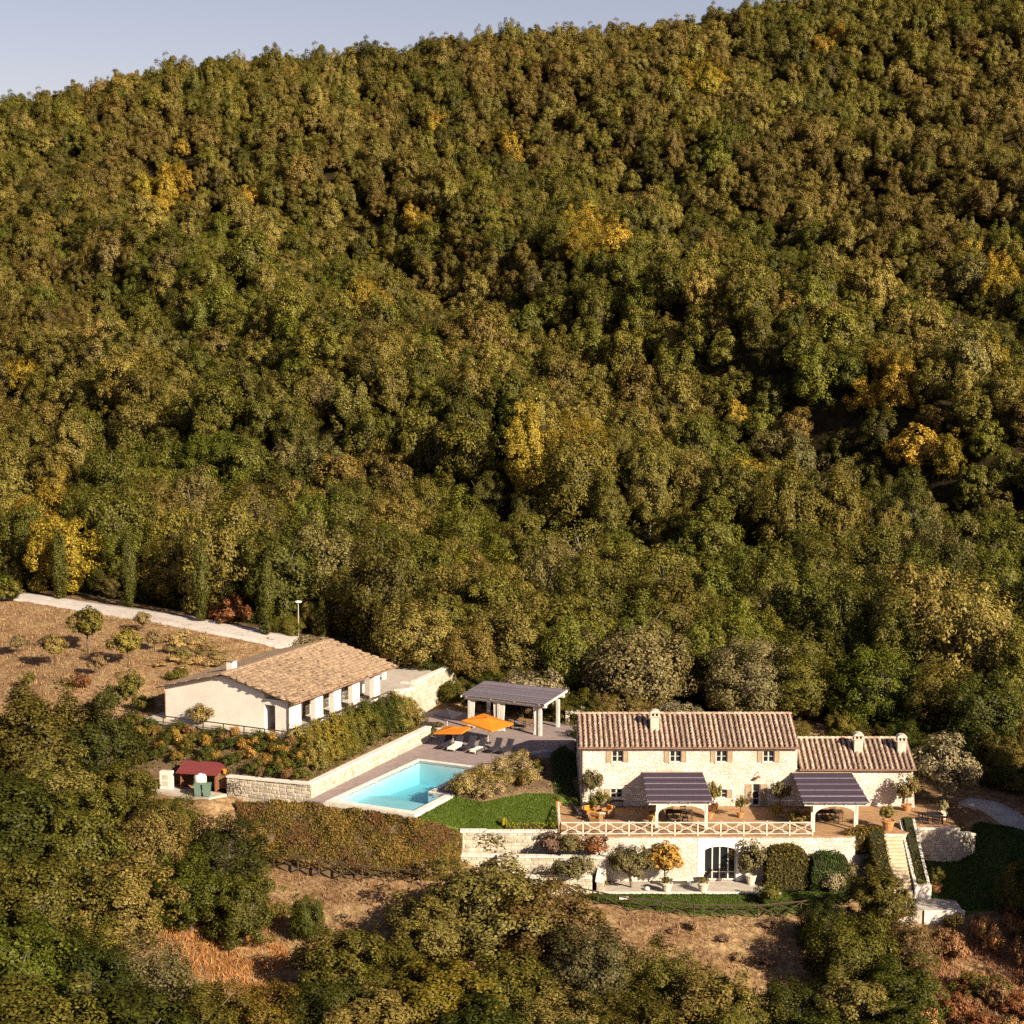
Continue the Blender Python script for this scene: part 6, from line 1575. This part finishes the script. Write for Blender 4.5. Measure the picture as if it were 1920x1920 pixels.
potted(1756,1676,-3.6,0.42,0.75,1.2,1.1,POT,(0.2,0.19,0.03),'terracotta pot with a leafy plant on the stair landing'); potted(1045,1515,0.1,0.3,0.5,0.6,0.5,POT,OLV,'terracotta pot at the left corner of the terrace')
potted(1700,1520,0.02,0.4,0.5,2.0,1.9,POT,(0.17,0.13,0.04),'leafy potted shrub at the wing corner above the stairs',0.3); potted(1768,1535,0.02,0.35,0.55,0.8,0.8,PALEPOT,(0.3,0.26,0.12),'pale pot on the wall top near the black table')
potted(806,1376,PZ,0.32,0.6,0.5,0.3,IRON,DKG,'dark pot at the far end of the long pool wall'); potted(822,1375,PZ,0.36,0.55,0.9,0.5,CONCRETE,GRY,'grey pot beside the dark one at the wall end')
potted(540,1364,5.0,0.25,0.45,0.5,0.4,POT,(0.4,0.16,0.03),'orange flower pot at the portico corner')

# ---------------------------------------------------------------- grass, ivy and litter: nobody could count these
def blades(name, P_, h, w, c, label, seed=3, lean=0.5):
    R = np.random.default_rng(seed); n = len(P_)
    a = R.uniform(0, 2*PI, n); hh = h*R.uniform(0.5, 1.3, n); k = np.c_[np.cos(a), np.sin(a), np.zeros(n)]*(w*R.uniform(0.6, 1.3, n))[:, None]
    t = P_ + np.c_[R.normal(size=n)*hh*lean, R.normal(size=n)*hh*lean, hh]
    V = np.stack([P_-k, P_+k, t], 1).reshape(-1, 3)
    o = obj(name, np_mesh(name, V, np.arange(n*3).reshape(-1, 3)), BLADE)
    return tag(o, label, 'grass', kind='stuff', tint=c)
def sheet_pts(surf, n, seed, umax=1.0):
    R = np.random.default_rng(seed); m, k, _ = surf.shape
    r, c = R.random(n)*(m-1.001), R.random(n)*(k-1.001)*umax; i, j = r.astype(int), c.astype(int); fr, fc = (r-i)[:, None], (c-j)[:, None]
    return surf[i, j]*(1-fr)*(1-fc) + surf[i+1, j]*fr*(1-fc) + surf[i, j+1]*(1-fr)*fc + surf[i+1, j+1]*fr*fc
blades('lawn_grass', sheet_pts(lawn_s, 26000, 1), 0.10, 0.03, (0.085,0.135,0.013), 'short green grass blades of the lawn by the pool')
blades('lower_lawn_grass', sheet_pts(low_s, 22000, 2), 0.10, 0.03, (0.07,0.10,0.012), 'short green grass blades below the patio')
blades('shaded_grass', sheet_pts(dark_s, 22000, 4), 0.12, 0.035, (0.045,0.075,0.012), 'dark grass blades of the shaded right lawn')  # the lawn's shade is put into this darker blade colour
blades('slope_grass', sheet_pts(gs_s, 16000, 5), 0.26, 0.045, (0.075,0.10,0.026), 'grass blades on the slope beside the gable')
def creep(name, surf, n, size, c, label, seed, umax=1.0, lift=0.18):
    R = np.random.default_rng(seed); S = sheet_pts(surf, n, seed, umax)
    cl = np.sin(S[:, 0]*1.9+S[:, 1])*np.sin(S[:, 1]*1.7-S[:, 0]*0.6) + R.normal(size=n)*0.6
    S = S[cl > -0.35]; S[:, 2] += R.random(len(S))*lift
    V, F = quads(S, np.tile([0.1, -0.3, 0.8], (len(S), 1)) + R.normal(size=S.shape)*0.5, size, R)
    tag(obj(name, np_mesh(name, V, F), LEAF), label, 'ground cover', kind='stuff', tint=c)
creep('ground_cover', gar_s, 20000, 0.14, (0.10,0.08,0.016), 'low leafy ground cover between the shrubs below the guest house', 31)
creep('bed_cover', bed_s, 5000, 0.12, (0.20,0.14,0.06), 'low dry ground cover in the pool bed', 32)
def ivy():
    R = np.random.default_rng(8)
    S = sheet_pts(bank_s, 36000, 8)
    N_ = np.tile([0.1, -0.75, 0.65], (len(S), 1)) + R.normal(size=S.shape)*0.45
    pat = np.sin(S[:, 0]*0.9+0.7*S[:, 2])*np.sin(S[:, 0]*0.37-1.3*S[:, 2]+1) + 0.5*np.sin(S[:, 0]*2.9)*np.sin(S[:, 2]*3.3) + R.normal(size=len(S))*0.45
    bulge = 0.25 + 0.30*np.sin(S[:, 0]*1.3)*np.sin(S[:, 0]*0.41+S[:, 2]*1.9) + 0.12*np.sin(S[:, 0]*4.1)*np.sin(S[:, 2]*5.0) + R.uniform(-0.15, 0.15, len(S))
    S = S + np.array([0, -0.6, 0.55])*bulge[:, None]
    for nm, k, c, lb in (('ivy', pat > 0.15, (0.135,0.088,0.015), 'golden-brown ivy on the steep bank under the pool'), ('green_ivy', (pat <= 0.15) & (pat > -0.45), (0.075,0.062,0.010), 'olive-green ivy patches on the steep bank under the pool'), ('brown_ivy', pat <= -0.45, (0.095,0.050,0.016), 'reddish-brown ivy patches on the steep bank under the pool')):
        V, F = quads(S[k], N_[k], 0.16, R)
        tag(obj(nm, np_mesh(nm, V, F), LEAF), lb, 'ivy', kind='stuff', tint=c)
ivy()
def wild(name, n, box_, test, h, w, c, label, seed):
    R = np.random.default_rng(seed)
    x, y = R.uniform(box_[0], box_[1], n), R.uniform(box_[2], box_[3], n); z = gz(x, y)
    px, py = proj(x, y, z); k = test(px, py, x, y)
    cl = np.sin(x*0.9+1.1*np.sin(y*0.7))*np.sin(y*1.1) + R.normal(size=n)*0.5
    k &= cl > -0.5
    return blades(name, np.c_[x, y, z-0.02][k], h, w, c, label, seed, 0.45)
fe = lambda px: np.interp(px, EDX, EDY)
wild('dry_field_grass', 60000, (-62,-14,154,200), lambda px, py, x, y: (py > fe(px)+22) & ~((((x-ANX_O.x)*E1.x+(y-ANX_O.y)*E1.y) > -2) & (((x-ANX_O.x)*E2.x+(y-ANX_O.y)*E2.y) > -2)) , 0.26, 0.03, (0.36,0.235,0.115), 'dry golden grass of the orchard field', 11)
wild('dry_bank_grass', 90000, (-48,48,100,141), lambda px, py, x, y: (py > 1600) & ~((x > 3) & (x < 26) & (y > 133.5)) & ~((x > 26) & (y > 131)), 0.32, 0.04, (0.29,0.18,0.09), 'dry straw-coloured grass on the slope below the villa', 12)
wild('orange_grass', 9000, (-24,-12,118,131), lambda px, py, x, y: (py > 1690) & (px < 540) & (px > 300), 0.36, 0.045, (0.42,0.20,0.05), 'orange dry grass under the leaning trunks', 13)
wild('brown_grass', 16000, (24,44,112,131), lambda px, py, x, y: (px > 1690), 0.42, 0.045, (0.33,0.16,0.07), 'rusty dry grass at the bottom right', 14)

# ---------------------------------------------------------------- twins among the labels are told apart by their place
_same = {}
for o in list(COL.objects):
    if o.parent is None and o.get('label'): _same.setdefault(o['label'], []).append(o)
for lb, L in _same.items():
    if len(L) in (2, 3) and len(lb.split()) <= 13 and 'beyond the right frame' not in lb:
        L.sort(key=lambda o: proj(o.location.x, o.location.y, o.location.z)[0])
        for o, w in zip(L, ('left', 'right') if len(L) == 2 else ('left', 'middle', 'right')): o['label'] = '%s, the %s one' % (lb, w)
